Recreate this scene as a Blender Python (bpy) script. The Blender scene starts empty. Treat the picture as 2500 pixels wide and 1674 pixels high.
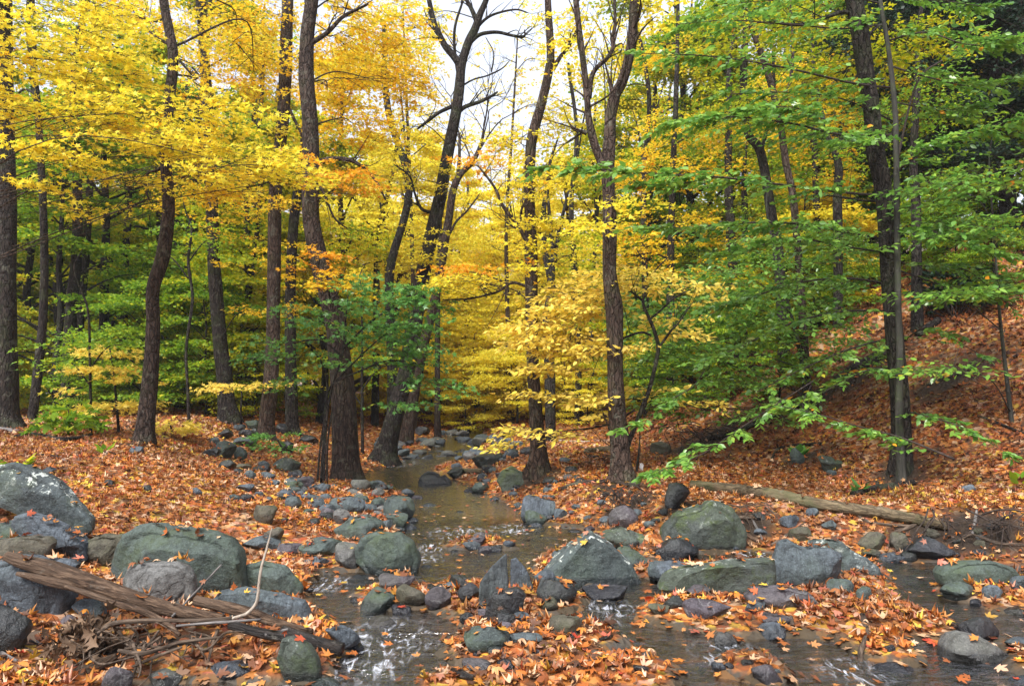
import bpy, bmesh, math, random
import numpy as np
from mathutils import Vector
from mathutils.bvhtree import BVHTree

rng = np.random.default_rng(7)
random.seed(7)
scene = bpy.context.scene
COL = scene.collection
R = math.radians

# ------------------------------------------------------------------ camera
F = 1806.0                       # focal length in photo pixels (photo 2500 x 1674)
PITCH = math.atan(113.0 / F)
CAM = np.array([0.0, 0.0, 1.7])
FWD = np.array([0, math.cos(PITCH), math.sin(PITCH)])
UP = np.array([0, -math.sin(PITCH), math.cos(PITCH)])
RIGHT = np.array([1.0, 0, 0])


def ray(px, py):
    return RIGHT * ((px - 1250) / F) + UP * ((837 - py) / F) + FWD


def P(px, py, Y):
    """point seen at photo pixel px,py at world depth Y"""
    d = ray(px, py)
    return CAM + d * (Y / d[1])


cam_data = bpy.data.cameras.new("camera")
cam_data.sensor_width = 36.0
cam_data.lens = F / 2500.0 * 36.0
cam_data.clip_start = 0.05
cam_data.clip_end = 3000
cam = bpy.data.objects.new("camera", cam_data)
cam.location = CAM
cam.rotation_euler = (math.pi / 2 + PITCH, 0, 0)
COL.objects.link(cam)
scene.camera = cam

# ------------------------------------------------------------------ noise
def _hash(ix, iy, iz, seed):
    h = (ix.astype(np.int64) * 374761393 + iy.astype(np.int64) * 668265263
         + iz.astype(np.int64) * 2147483647 + seed * 1274126177) & 0xFFFFFFFF
    h = ((h ^ (h >> 13)) * 1274126177) & 0xFFFFFFFF
    h = ((h ^ (h >> 16)) * 2246822519) & 0xFFFFFFFF
    h = h ^ (h >> 15)
    return h.astype(np.float64) / 4294967295.0


def vnoise(p, seed=0):
    p = np.asarray(p, float)
    i = np.floor(p)
    f = p - i
    u = f * f * (3 - 2 * f)
    ix, iy, iz = i[..., 0], i[..., 1], i[..., 2]
    r = 0
    for a in (0, 1):
        wx = u[..., 0] if a else 1 - u[..., 0]
        for b in (0, 1):
            wy = u[..., 1] if b else 1 - u[..., 1]
            for c in (0, 1):
                wz = u[..., 2] if c else 1 - u[..., 2]
                r = r + wx * wy * wz * _hash(ix + a, iy + b, iz + c, seed)
    return r * 2 - 1


def fbm(p, seed=0, octs=4, gain=0.5):
    p = np.asarray(p, float)
    a, s, t = 1.0, 0, 0
    for k in range(octs):
        s = s + a * vnoise(p * (2 ** k) + k * 17.3, seed + k)
        t += a
        a *= gain
    return s / t


def sm(t):
    t = np.clip(t, 0, 1)
    return t * t * (3 - 2 * t)


def unit(v):
    v = np.asarray(v, float)
    return v / np.maximum(np.linalg.norm(v, axis=-1, keepdims=True), 1e-9)

# ------------------------------------------------------------------ mesh / objects
ORIGIN = {}


def build_mesh(name, V, FL, mat, tint=None, smooth=False, vattr=None):
    """V (N,3); FL list of face arrays (each (m,k)); tint = list of per-face arrays"""
    me = bpy.data.meshes.new(name)
    V = np.ascontiguousarray(V, dtype=np.float32)
    FL = [np.asarray(f, dtype=np.int32) for f in FL if len(f)]
    me.vertices.add(len(V))
    me.vertices.foreach_set("co", V.ravel())
    loops = np.concatenate([f.ravel() for f in FL])
    tot = np.concatenate([np.full(len(f), f.shape[1], np.int32) for f in FL])
    start = np.concatenate([[0], np.cumsum(tot)[:-1]]).astype(np.int32)
    me.loops.add(len(loops))
    me.loops.foreach_set("vertex_index", loops)
    me.polygons.add(len(tot))
    me.polygons.foreach_set("loop_start", start)
    me.polygons.foreach_set("loop_total", tot)
    if smooth:
        me.polygons.foreach_set("use_smooth", np.ones(len(tot), dtype=bool))
    me.update(calc_edges=True)
    if tint is not None:
        at = me.attributes.new("tint", 'FLOAT', 'FACE')
        at.data.foreach_set("value", np.ascontiguousarray(tint, dtype=np.float32))
    if vattr:
        for k, v in vattr.items():
            at = me.attributes.new(k, 'FLOAT', 'POINT')
            at.data.foreach_set("value", np.ascontiguousarray(v, dtype=np.float32))
    me.materials.append(mat)
    return me


def obj(name, V, FL, mat, parent=None, origin=None, **kw):
    """one mesh object; V in world coordinates"""
    if parent is not None:
        o0 = ORIGIN[parent.name]
    else:
        o0 = np.array(origin if origin is not None else (0, 0, 0), float)
    V = np.asarray(V, float) - o0
    me = build_mesh(name, V, FL, mat, **kw)
    o = bpy.data.objects.new(name, me)
    COL.objects.link(o)
    if parent is not None:
        o.parent = parent
    else:
        o.location = o0
    ORIGIN[o.name] = o0
    return o


def tag(o, label=None, cat=None, group=None, kind=None):
    if label: o["label"] = label
    if cat: o["category"] = cat
    if group: o["group"] = group
    if kind: o["kind"] = kind
    return o


def thing(name, loc, label, cat, group=None):
    o = bpy.data.objects.new(name, None)
    o.empty_display_size = 0.2
    COL.objects.link(o)
    o.location = loc
    ORIGIN[o.name] = np.array(loc, float)
    return tag(o, label, cat, group)

# ------------------------------------------------------------------ material helpers
def new_mat(name):
    m = bpy.data.materials.new(name)
    m.use_nodes = True
    nt = m.node_tree
    for n in list(nt.nodes):
        nt.nodes.remove(n)
    out = nt.nodes.new("ShaderNodeOutputMaterial")
    return m, nt, out


def N(nt, typ, **kw):
    n = nt.nodes.new(typ)
    for k, v in kw.items():
        if k in n.inputs:
            n.inputs[k].default_value = v
        else:
            setattr(n, k, v)
    return n


def L(nt, a, b):
    nt.links.new(a, b)


def ramp(nt, fac, stops, interp='LINEAR'):
    r = nt.nodes.new("ShaderNodeValToRGB")
    r.color_ramp.interpolation = interp
    els = r.color_ramp.elements
    while len(els) < len(stops):
        els.new(0.5)
    while len(els) > len(stops):
        els.remove(els[-1])
    for e, (p, c) in zip(els, stops):
        e.position = p
        e.color = (*c, 1) if len(c) == 3 else c
    if fac is not None:
        L(nt, fac, r.inputs[0])
    return r.outputs[0]


def noise(nt, vec, scale, detail=4, rough=0.55, dist=0.0):
    n = N(nt, "ShaderNodeTexNoise", Scale=scale, Detail=detail, Roughness=rough, Distortion=dist)
    if vec is not None:
        L(nt, vec, n.inputs["Vector"])
    return n.outputs["Fac"]


def mix(nt, fac, a, b, typ='MIX'):
    m = nt.nodes.new("ShaderNodeMix")
    m.data_type = 'RGBA'
    m.blend_type = typ
    for s, v in ((m.inputs[0], fac), (m.inputs[6], a), (m.inputs[7], b)):
        if hasattr(v, "links"):
            L(nt, v, s)
        elif isinstance(v, (int, float)):
            s.default_value = v
        else:
            s.default_value = (*v, 1)
    return m.outputs[2]


def mathn(nt, op, a, b=None, clamp=False):
    m = nt.nodes.new("ShaderNodeMath")
    m.operation = op
    m.use_clamp = clamp
    for s, v in ((m.inputs[0], a), (m.inputs[1], b)):
        if v is None:
            continue
        if hasattr(v, "links"):
            L(nt, v, s)
        else:
            s.default_value = v
    return m.outputs[0]


def maprange(nt, v, a, b, c=0.0, d=1.0):
    m = N(nt, "ShaderNodeMapRange")
    L(nt, v, m.inputs[0])
    for i, x in zip((1, 2, 3, 4), (a, b, c, d)):
        m.inputs[i].default_value = x
    return m.outputs[0]


def bump(nt, h, strength=0.5, dist=0.02, prev=None):
    b = N(nt, "ShaderNodeBump", Strength=strength, Distance=dist)
    L(nt, h, b.inputs["Height"])
    if prev is not None:
        L(nt, prev, b.inputs["Normal"])
    return b.outputs[0]


LITTER = [(0.0, (.065, .032, .018)), (0.14, (.17, .060, .020)), (0.32, (.33, .088, .018)), (0.50, (.48, .155, .022)),
          (0.62, (.56, .235, .055)), (0.70, (.60, .37, .20)), (0.79, (.62, .43, .28)), (0.85, (.40, .042, .022)), (0.93, (.56, .28, .03)), (1.0, (.68, .48, .06))]


def leaf_mat(name, stops, trans=0.4, rough=0.5, spec=0.3, interp='LINEAR', patch=None):
    m, nt, out = new_mat(name)
    at = N(nt, "ShaderNodeAttribute", attribute_name="tint")
    fac = at.outputs["Fac"]
    col = ramp(nt, fac, stops, interp)
    if patch:
        g = N(nt, "ShaderNodeNewGeometry")
        nz = noise(nt, g.outputs["Position"], patch[0], 2)
        col = mix(nt, maprange(nt, nz, .45, .65, 0, patch[2]), col, patch[1], 'MIX')
    pb = N(nt, "ShaderNodeBsdfPrincipled", Roughness=rough)
    pb.inputs["Specular IOR Level"].default_value = spec
    L(nt, col, pb.inputs["Base Color"])
    if trans > 0:
        tr = N(nt, "ShaderNodeBsdfTranslucent")
        L(nt, col, tr.inputs["Color"])
        mx = N(nt, "ShaderNodeMixShader")
        mx.inputs[0].default_value = trans
        L(nt, pb.outputs[0], mx.inputs[1])
        L(nt, tr.outputs[0], mx.inputs[2])
        L(nt, mx.outputs[0], out.inputs[0])
    else:
        L(nt, pb.outputs[0], out.inputs[0])
    return m


def bark_mat(name, c1, c2, scale=9.0, moss=0.0, strength=0.7, rough=0.9, plates=0.0):
    m, nt, out = new_mat(name)
    tc = N(nt, "ShaderNodeTexCoord")
    mp = N(nt, "ShaderNodeMapping")
    mp.inputs["Scale"].default_value = (1, 1, 0.16)
    L(nt, tc.outputs["Object"], mp.inputs[0])
    n1 = noise(nt, mp.outputs[0], scale * 4, 5, .65, .4)
    n2 = noise(nt, tc.outputs["Object"], 1.7, 4, .6)
    n3 = noise(nt, tc.outputs["Object"], 14, 4, .6)
    c = ramp(nt, n1, [(.36, tuple(x * .35 for x in c1)), (.5, c1), (.66, c2)])
    c = mix(nt, maprange(nt, n2, .4, .7, 0, .55), c, tuple(x * 0.6 + .012 for x in c2))
    c = mix(nt, maprange(nt, n3, .62, .72, 0, .35), c, (.22, .21, .18))
    h = n1
    if plates:
        mp2 = N(nt, "ShaderNodeMapping"); mp2.inputs["Scale"].default_value = (1, 1, .22)
        wob = N(nt, "ShaderNodeTexNoise", Scale=7.0, Detail=3.0); L(nt, tc.outputs["Object"], wob.inputs["Vector"])
        ws = N(nt, "ShaderNodeVectorMath", operation='SCALE'); ws.inputs["Scale"].default_value = .12
        L(nt, wob.outputs["Color"], ws.inputs[0])
        wa = N(nt, "ShaderNodeVectorMath", operation='ADD'); L(nt, tc.outputs["Object"], wa.inputs[0]); L(nt, ws.outputs[0], wa.inputs[1])
        L(nt, wa.outputs[0], mp2.inputs[0])
        vo = N(nt, "ShaderNodeTexVoronoi", feature='DISTANCE_TO_EDGE', Scale=19.0); L(nt, mp2.outputs[0], vo.inputs["Vector"])
        fur = maprange(nt, vo.outputs["Distance"], .0, .16, 0, 1)
        c = mix(nt, mathn(nt, 'MULTIPLY', mathn(nt, 'SUBTRACT', 1.0, fur), plates), c, tuple(x * .25 for x in c1))
        h = mathn(nt, 'ADD', mathn(nt, 'MULTIPLY', n1, .5), mathn(nt, 'MULTIPLY', fur, .8))
        c = mix(nt, maprange(nt, noise(nt, tc.outputs["Object"], 5.5, 5, .7), .56, .64, 0, .4), c, (.13, .135, .105))
    if moss:
        c = mix(nt, maprange(nt, noise(nt, tc.outputs["Object"], 3.1, 5, .65), .5, .62, 0, moss), c, (.055, .085, .025))
    pb = N(nt, "ShaderNodeBsdfPrincipled", Roughness=rough)
    pb.inputs["Specular IOR Level"].default_value = .2
    L(nt, c, pb.inputs["Base Color"])
    b1 = bump(nt, h, strength, .05)
    b2 = bump(nt, n3, .3, .01, b1)
    L(nt, b2, pb.inputs["Normal"])
    L(nt, pb.outputs[0], out.inputs[0])
    return m


def rock_mat(name, c1, c2, lichen=0.0, moss=0.0, rough=0.75, wet=0.09, vein=0.0, strata=0.0):
    m, nt, out = new_mat(name)
    tc = N(nt, "ShaderNodeTexCoord")
    g = N(nt, "ShaderNodeNewGeometry")
    oi = N(nt, "ShaderNodeObjectInfo")
    add = N(nt, "ShaderNodeVectorMath", operation='ADD')
    sc = N(nt, "ShaderNodeVectorMath", operation='SCALE')
    cmb = N(nt, "ShaderNodeCombineXYZ")
    for i in range(3):
        L(nt, oi.outputs["Random"], cmb.inputs[i])
    L(nt, cmb.outputs[0], sc.inputs[0]); sc.inputs["Scale"].default_value = 37.0
    L(nt, tc.outputs["Object"], add.inputs[0]); L(nt, sc.outputs[0], add.inputs[1])
    v = add.outputs[0]
    n1 = noise(nt, v, 3.2, 6, .62, .3)
    n2 = noise(nt, v, 22, 6, .7)
    n3 = noise(nt, v, 90, 3, .6)
    n4 = noise(nt, v, 1.3, 3, .5, .6)
    c = ramp(nt, n1, [(.32, c1), (.66, (c2[0] * 1.25, c2[1] * 1.28, c2[2] * 1.34))])
    c = mix(nt, maprange(nt, n4, .42, .62, 0, .5), c, (c2[0] * .75 + .01, c2[1] * .85 + .015, c2[2] * .7))
    c = mix(nt, maprange(nt, n2, .42, .68, 0, .75), c, tuple(x * .35 for x in c1))
    c = mix(nt, maprange(nt, n3, .52, .7, 0, .5), c, tuple(min(1, x * 1.9) for x in c2))
    h = mathn(nt, 'ADD', mathn(nt, 'MULTIPLY', n1, 1.0), mathn(nt, 'MULTIPLY', n2, .45))
    vo = N(nt, "ShaderNodeTexVoronoi", feature='DISTANCE_TO_EDGE', Scale=3.3)
    wv = N(nt, "ShaderNodeVectorMath", operation='ADD')
    nn = N(nt, "ShaderNodeTexNoise", Scale=5.0, Detail=3.0)
    L(nt, v, nn.inputs["Vector"])
    s2 = N(nt, "ShaderNodeVectorMath", operation='SCALE'); s2.inputs["Scale"].default_value = .5
    L(nt, nn.outputs["Color"], s2.inputs[0])
    L(nt, v, wv.inputs[0]); L(nt, s2.outputs[0], wv.inputs[1])
    L(nt, wv.outputs[0], vo.inputs["Vector"])
    crack = maprange(nt, vo.outputs["Distance"], 0.0, .035, 0, 1)
    crack = mathn(nt, 'MAXIMUM', crack, maprange(nt, n4, .36, .42, 0, 1))
    c = mix(nt, mathn(nt, 'MULTIPLY', mathn(nt, 'SUBTRACT', 1.0, crack), .6), c, tuple(x * .35 for x in c1))
    if strata:
        mp = N(nt, "ShaderNodeMapping"); mp.inputs["Scale"].default_value = (16, 3, 2.0)
        mp.inputs["Rotation"].default_value = (0, .5, .2)
        L(nt, v, mp.inputs[0])
        st = noise(nt, mp.outputs[0], 1.4, 4, .6)
        c = mix(nt, maprange(nt, st, .4, .65, 0, strata), c, tuple(x * .4 for x in c1))
        h = mathn(nt, 'ADD', h, mathn(nt, 'MULTIPLY', st, .9))
    if vein:
        ve = N(nt, "ShaderNodeTexVoronoi", feature='DISTANCE_TO_EDGE', Scale=2.1)
        L(nt, wv.outputs[0], ve.inputs["Vector"])
        c = mix(nt, maprange(nt, ve.outputs["Distance"], .0, .018, vein, 0), c, (.42, .43, .42))
    sep = N(nt, "ShaderNodeSeparateXYZ"); L(nt, g.outputs["Normal"], sep.inputs[0])
    if lichen:
        l1 = noise(nt, v, 9, 5, .75, .2)
        lf = mathn(nt, 'MULTIPLY', maprange(nt, l1, .56, .61, 0, 1), maprange(nt, sep.outputs[2], .1, .55, 0, lichen))
        lf = mathn(nt, 'MULTIPLY', lf, maprange(nt, noise(nt, v, 55, 3, .7), .35, .5, .2, 1))
        c = mix(nt, lf, c, (.50, .54, .50))
    if moss:
        mo = noise(nt, v, 4.5, 5, .65, .3)
        mf = mathn(nt, 'MULTIPLY', maprange(nt, mo, .5, .63, 0, moss), maprange(nt, sep.outputs[2], -.3, .4, .35, 1))
        c = mix(nt, mf, c, ramp(nt, n2, [(.3, (.02, .035, .008)), (.7, (.075, .11, .02))]))
    # damp band just above the water level (water level = 0.005 * y)
    ps = N(nt, "ShaderNodeSeparateXYZ"); L(nt, g.outputs["Position"], ps.inputs[0])
    hw = mathn(nt, 'SUBTRACT', ps.outputs[2], mathn(nt, 'MULTIPLY', ps.outputs[1], .005))
    hw = mathn(nt, 'ADD', hw, mathn(nt, 'MULTIPLY', mathn(nt, 'SUBTRACT', n1, .5), -.12))
    wf = maprange(nt, hw, wet * .55, wet, 1, 0)
    c = mix(nt, wf, c, mix(nt, .62, c, (.008, .009, .013)))
    pb = N(nt, "ShaderNodeBsdfPrincipled")
    L(nt, c, pb.inputs["Base Color"])
    L(nt, mathn(nt, 'ADD', mathn(nt, 'MULTIPLY', wf, -(rough - .16)), rough), pb.inputs["Roughness"])
    pb.inputs["Specular IOR Level"].default_value = .42
    b1 = bump(nt, h, .9, .05)
    b2 = bump(nt, crack, .5, .012, b1)
    b3 = bump(nt, n3, .35, .004, b2)
    L(nt, b3, pb.inputs["Normal"])
    L(nt, pb.outputs[0], out.inputs[0])
    return m
# ------------------------------------------------------------------ terrain
def WP(px, py):
    """photo pixel -> point on the water plane z = 0.005 y"""
    d = ray(px, py)
    t = CAM[2] / (0.005 * d[1] - d[2])
    p = CAM + d * t
    return p[:2]


LEFT_EDGE = [(1085, 1060), (1072, 1078), (1045, 1096), (1000, 1112), (960, 1130), (900, 1148), (868, 1166), (872, 1182),
             (930, 1192), (980, 1208), (985, 1238), (985, 1262), (975, 1288), (965, 1312), (1000, 1340), (1015, 1375),
             (985, 1400), (870, 1392), (775, 1398), (738, 1440), (748, 1480), (772, 1515), (835, 1560), (845, 1585),
             (800, 1610), (792, 1650), (660, 1664), (560, 1652), (420, 1662), (300, 1674)]
RIGHT_EDGE = [(1190, 1062), (1180, 1085), (1168, 1108), (1118, 1124), (1108, 1142), (1112, 1165), (1150, 1192), (1190, 1205),
              (1255, 1232), (1290, 1256), (1320, 1280), (1420, 1288), (1480, 1316), (1500, 1345), (1585, 1368), (1690, 1352),
              (1830, 1346), (1900, 1352), (2100, 1364), (2200, 1368), (2300, 1374), (2620, 1392)]
OUTER = np.array([(-2.1, 29.6)] + [tuple(WP(*p)) for p in LEFT_EDGE] +
                 [(-2.3, 3.0), (-2.0, -9.0), (8.0, -9.0), (7.6, 3.0)] + [tuple(WP(*p)) for p in RIGHT_EDGE[::-1]] +
                 [(-1.3, 29.4)])
ISLES_PX = [
    [(1318, 1402), (1330, 1352), (1462, 1344), (1600, 1390), (1900, 1378), (2150, 1392), (2165, 1440), (2050, 1445), (1900, 1450), (1640, 1422), (1540, 1402), (1440, 1425)],
    [(1575, 1508), (1590, 1478), (1680, 1445), (1800, 1462), (1900, 1472), (1960, 1440), (2080, 1425), (2160, 1455), (2250, 1505), (2335, 1535),
     (2320, 1558), (2230, 1556), (2150, 1566), (2228, 1606), (2215, 1625), (2120, 1606), (2050, 1560), (1950, 1546), (1800, 1556), (1700, 1530), (1640, 1525)],
    [(1040, 1445), (1100, 1432), (1160, 1440), (1300, 1442), (1415, 1462), (1410, 1488), (1330, 1500), (1260, 1515), (1390, 1536), (1465, 1532), (1525, 1566),
     (1440, 1605), (1445, 1622), (1350, 1632), (1200, 1640), (1120, 1612), (1095, 1590), (1140, 1545), (1130, 1510), (1080, 1492), (1040, 1478)],
    [(1440, 1622), (1560, 1604), (1645, 1628), (1640, 1690), (1020, 1690), (1062, 1648), (1200, 1652), (1330, 1655)],
    [(1090, 1335), (1130, 1322), (1230, 1325), (1250, 1336), (1150, 1342)],
    [(1768, 1610), (1850, 1602), (1905, 1640), (1880, 1662), (1790, 1642)],
    [(2290, 1440), (2400, 1412), (2560, 1430), (2560, 1490), (2430, 1490), (2335, 1465)],
    [(2440, 1565), (2560, 1575), (2560, 1650), (2500, 1640), (2470, 1600)],
    [(1070, 1142), (1120, 1128), (1118, 1152), (1060, 1152)],
    [(875, 1455), (960, 1432), (1035, 1432), (1045, 1480), (960, 1490)],
]
ISLES = [np.array([tuple(WP(*p)) for p in I]) for I in ISLES_PX]


def sdf_poly(x, y, poly):
    """signed distance, negative inside"""
    d = np.full(x.shape, 1e9)
    inside = np.zeros(x.shape, bool)
    n = len(poly)
    for i in range(n):
        ax, ay = poly[i]
        bx, by = poly[(i + 1) % n]
        ex, ey = bx - ax, by - ay
        t = np.clip(((x - ax) * ex + (y - ay) * ey) / (ex * ex + ey * ey + 1e-12), 0, 1)
        d = np.minimum(d, (x - ax - t * ex) ** 2 + (y - ay - t * ey) ** 2)
        c = (ay > y) != (by > y)
        with np.errstate(divide='ignore', invalid='ignore'):
            xi = ax + (y - ay) * ex / (ey if abs(ey) > 1e-12 else 1e-12)
        inside ^= c & (x < xi)
    d = np.sqrt(d)
    return np.where(inside, -d, d)


XF_Y = np.array([-10, 0, 4, 6.5, 8.5, 11.8, 15, 20, 30, 60, 140], float)
XF_X = np.array([9.0, 8.4, 7.2, 6.4, 5.5, 3.9, 2.2, 2.6, 3.3, 6.0, 16.0], float)
XC_Y = np.array([-10, 4, 6, 9, 12, 16, 25, 40, 60, 140], float)
XC_X = np.array([2.0, 1.5, 1.0, -.2, -.8, -1.2, -1.6, -1.8, 0.5, 2.0], float)


def water_sd(x, y):
    sd = sdf_poly(x, y, OUTER)
    for I in ISLES:
        sd = np.maximum(sd, -sdf_poly(x, y, I))
    return sd


def hfull(x, y):
    x = np.asarray(x, float); y = np.asarray(y, float)
    W = 0.005 * np.clip(y, -10, 80)
    p3 = np.stack([x, y, np.zeros_like(x)], -1)
    sd0 = water_sd(x, y)
    wob = fbm(p3 * 3.1, 11, 3)
    sd = sd0 + .07 * wob
    sdo = sdf_poly(x, y, OUTER)
    n1 = fbm(p3 * .9, 3, 4)
    n2 = fbm(p3 * 4.5, 5, 3)
    right = x > np.interp(y, XC_Y, XC_X)
    dl = np.maximum(sdo, 0)
    left_h = .82 * sm((dl - .25) / (4.2 + .35 * np.maximum(y - 15, 0))) + .10 * n1 * sm(dl / 2)
    right_h = .32 * sm((dl - .05) / .8) + .08 * n1 * sm(dl / 2)
    ff = (x - np.interp(y, XF_Y, XF_X)) * np.where(y < 15, .885, .985)
    f = np.maximum(ff, 0)
    ramp_ = f - .5 * (1 - np.exp(-f / .5))
    hill = 17 * (1 - np.exp(-.66 * ramp_ / 17)) + .22 * n1 * sm(f / 2)
    land = .035 + .05 * sm(sd / .25) + .02 * n2 * sm(sd / .2) + np.where(right, right_h + hill, left_h)
    land = land + np.where(right, 0, .010 * np.maximum(y - 26, 0))
    bed = -.13 * sm(-sd / .35) + .035 * n2 + .035 * sm(1 + sd / .1)
    h = np.where(sd > 0, land, bed)
    return W + h, sd


def hfun(x, y):
    return hfull(x, y)[0]


TS = np.concatenate([np.linspace(2.5, 12, 200), np.geomspace(12.06, 90, 200)])


def G(px, py):
    """photo pixel -> point on the ground"""
    d = ray(px, py); d = d / d[1]
    pts = CAM + TS[:, None] * d
    below = pts[:, 2] < hfun(pts[:, 0], pts[:, 1])
    k = int(np.argmax(below))
    if not below[k]:
        return CAM + 40 * d
    t0, t1 = TS[max(k - 1, 0)], TS[k]
    tt = np.linspace(t0, t1, 12)
    pts = CAM + tt[:, None] * d
    below = pts[:, 2] < hfun(pts[:, 0], pts[:, 1])
    return pts[int(np.argmax(below))]


def hz(x, y):
    return float(hfun(np.array([x]), np.array([y]))[0])


u = np.linspace(-1, 1, 431)
GX = 66 * np.sinh(4.6 * u) / math.sinh(4.6)
GY = np.concatenate([np.arange(-9, 2.6, .4), np.arange(2.6, 9.2, .032), np.geomspace(9.24, 150, 150)])
XX, YY = np.meshgrid(GX, GY)
HH, SD = hfull(XX, YY)


def grid_faces(ny, nx, keep=None):
    idx = np.arange(ny * nx).reshape(ny, nx)
    f = np.stack([idx[:-1, :-1], idx[:-1, 1:], idx[1:, 1:], idx[1:, :-1]], -1)
    if keep is not None:
        f = f[keep]
    return f.reshape(-1, 4)


def ground_mat():
    m, nt, out = new_mat("forest_floor")
    g = N(nt, "ShaderNodeNewGeometry")
    pos = g.outputs["Position"]
    dis = N(nt, "ShaderNodeTexNoise", Scale=9.0, Detail=2.0)
    L(nt, pos, dis.inputs["Vector"])
    s2 = N(nt, "ShaderNodeVectorMath", operation='SCALE'); s2.inputs["Scale"].default_value = .12
    L(nt, dis.outputs["Color"], s2.inputs[0])
    ad = N(nt, "ShaderNodeVectorMath", operation='ADD')
    L(nt, pos, ad.inputs[0]); L(nt, s2.outputs[0], ad.inputs[1])
    vo = N(nt, "ShaderNodeTexVoronoi", Scale=15.0)
    L(nt, ad.outputs[0], vo.inputs["Vector"])
    sp = N(nt, "ShaderNodeSeparateXYZ"); L(nt, vo.outputs["Color"], sp.inputs[0])
    c = ramp(nt, sp.outputs[0], LITTER)
    c = mix(nt, maprange(nt, noise(nt, pos, 1.2, 4), .4, .7, .25, .75), c, (.09, .035, .015))
    soil_shade = ramp(nt, noise(nt, pos, 12, 5, .7), [(.3, (.015, .010, .007)), (.7, (.06, .038, .022))])
    c = mix(nt, maprange(nt, noise(nt, pos, 3.0, 5, .7), .52, .62, 0, .7), c, soil_shade)
    so_ = N(nt, "ShaderNodeAttribute", attribute_name="soil_shade")
    c = mix(nt, so_.outputs["Fac"], c, mix(nt, .45, soil_shade, (.012, .008, .006)))  # bare earth, darkened further to paint the shade under banks, logs and roots
    # stream bed
    vb = N(nt, "ShaderNodeTexVoronoi", Scale=11.0); L(nt, ad.outputs[0], vb.inputs["Vector"])
    sb = N(nt, "ShaderNodeSeparateXYZ"); L(nt, vb.outputs["Color"], sb.inputs[0])
    bc = ramp(nt, sb.outputs[1], [(0, (.03, .022, .013)), (.3, (.06, .047, .03)), (.55, (.055, .055, .052)), (.8, (.095, .065, .038)), (1, (.16, .075, .025))])
    bc = mix(nt, maprange(nt, noise(nt, pos, 2.1, 4), .4, .7, 0, .6), bc, (.055, .036, .018))
    at = N(nt, "ShaderNodeAttribute", attribute_name="bed")
    c = mix(nt, at.outputs["Fac"], c, bc)
    pb = N(nt, "ShaderNodeBsdfPrincipled", Roughness=.85)
    pb.inputs["Specular IOR Level"].default_value = .25
    L(nt, c, pb.inputs["Base Color"])
    L(nt, bump(nt, vo.outputs["Distance"], .8, .03), pb.inputs["Normal"])
    L(nt, pb.outputs[0], out.inputs[0])
    return m


# bare earth with shade painted into its colour: debris hollow, undercut bank, root plate, feet of the trunks (centre px, radii in metres)
SOIL_SHADE_PX = [(340, 1585, .55, .22), (470, 1560, .4, .16), (2390, 1300, .75, .4), (2250, 1305, .5, .25), (1830, 1285, .4, .3), (1530, 1240, .45, .35), (1660, 1235, .3, .3), (845, 1170, .6, .5), (352, 1090, .5, .4),
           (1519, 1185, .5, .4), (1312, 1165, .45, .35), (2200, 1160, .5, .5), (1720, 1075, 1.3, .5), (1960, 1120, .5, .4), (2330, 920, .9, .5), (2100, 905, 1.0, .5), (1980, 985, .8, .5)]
SOIL_SHADE = [(G(a, b)[0], G(a, b)[1], c, d) for a, b, c, d in SOIL_SHADE_PX]


def soil_shade_at(x, y):
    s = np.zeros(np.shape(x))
    for a, b, c, d in SOIL_SHADE:
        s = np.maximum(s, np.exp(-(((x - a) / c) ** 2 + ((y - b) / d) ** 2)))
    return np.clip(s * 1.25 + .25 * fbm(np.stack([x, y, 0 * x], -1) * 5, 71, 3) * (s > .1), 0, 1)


bedmask = sm(-SD / .05 + .6)
V = np.stack([XX, YY, HH], -1).reshape(-1, 3)
ground = obj("ground", V, [grid_faces(*XX.shape)], ground_mat(), smooth=True, vattr={"bed": bedmask.ravel(), "soil_shade": soil_shade_at(XX, YY).ravel()})
tag(ground, kind="structure")

# ------------------------------------------------------------------ water
RIFFLES = [(950, 1560, .5), (900, 1615, .4), (1400, 1478, .35), (1330, 1492, .3), (1480, 1490, .4), (1060, 1335, .3), (1850, 1358, .4),
           (1020, 1365, .35), (800, 1425, .3), (940, 1130, 1.2), (1120, 1300, .5), (1250, 1290, .4), (1780, 1600, .35), (2080, 1640, .3), (760, 1660, .25)]
WXX = XX; WYY = YY
W0 = 0.005 * np.clip(WYY, -10, 80)
foam = np.zeros_like(W0)
for px, py, r in RIFFLES:
    q = WP(px, py)
    foam = np.maximum(foam, np.exp(-(((WXX - q[0]) / r) ** 2 + ((WYY - q[1]) / (r * 1.2)) ** 2)))
foam = np.maximum(foam, .42 * sm((9.3 - WYY) / 1.2))
pr = np.stack([WXX * 5 + WYY * 1.1, WYY * 9.0, WXX * 0], -1)
pr2 = np.stack([WXX * 2.2, WYY * 3.4, WXX * 0], -1)
rip = fbm(pr, 21, 3) * (.004 + .010 * foam) + fbm(pr2, 23, 2) * (.005 + .010 * foam)
keep = (SD < .25) & (np.abs(WXX) < 14) & (WYY < 58)
kf = keep[:-1, :-1] & keep[1:, :-1] & keep[:-1, 1:] & keep[1:, 1:]
V = np.stack([WXX, WYY, W0 + rip], -1).reshape(-1, 3)
fw = grid_faces(*WXX.shape, keep=kf)
used, inv = np.unique(fw.ravel(), return_inverse=True)


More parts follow.
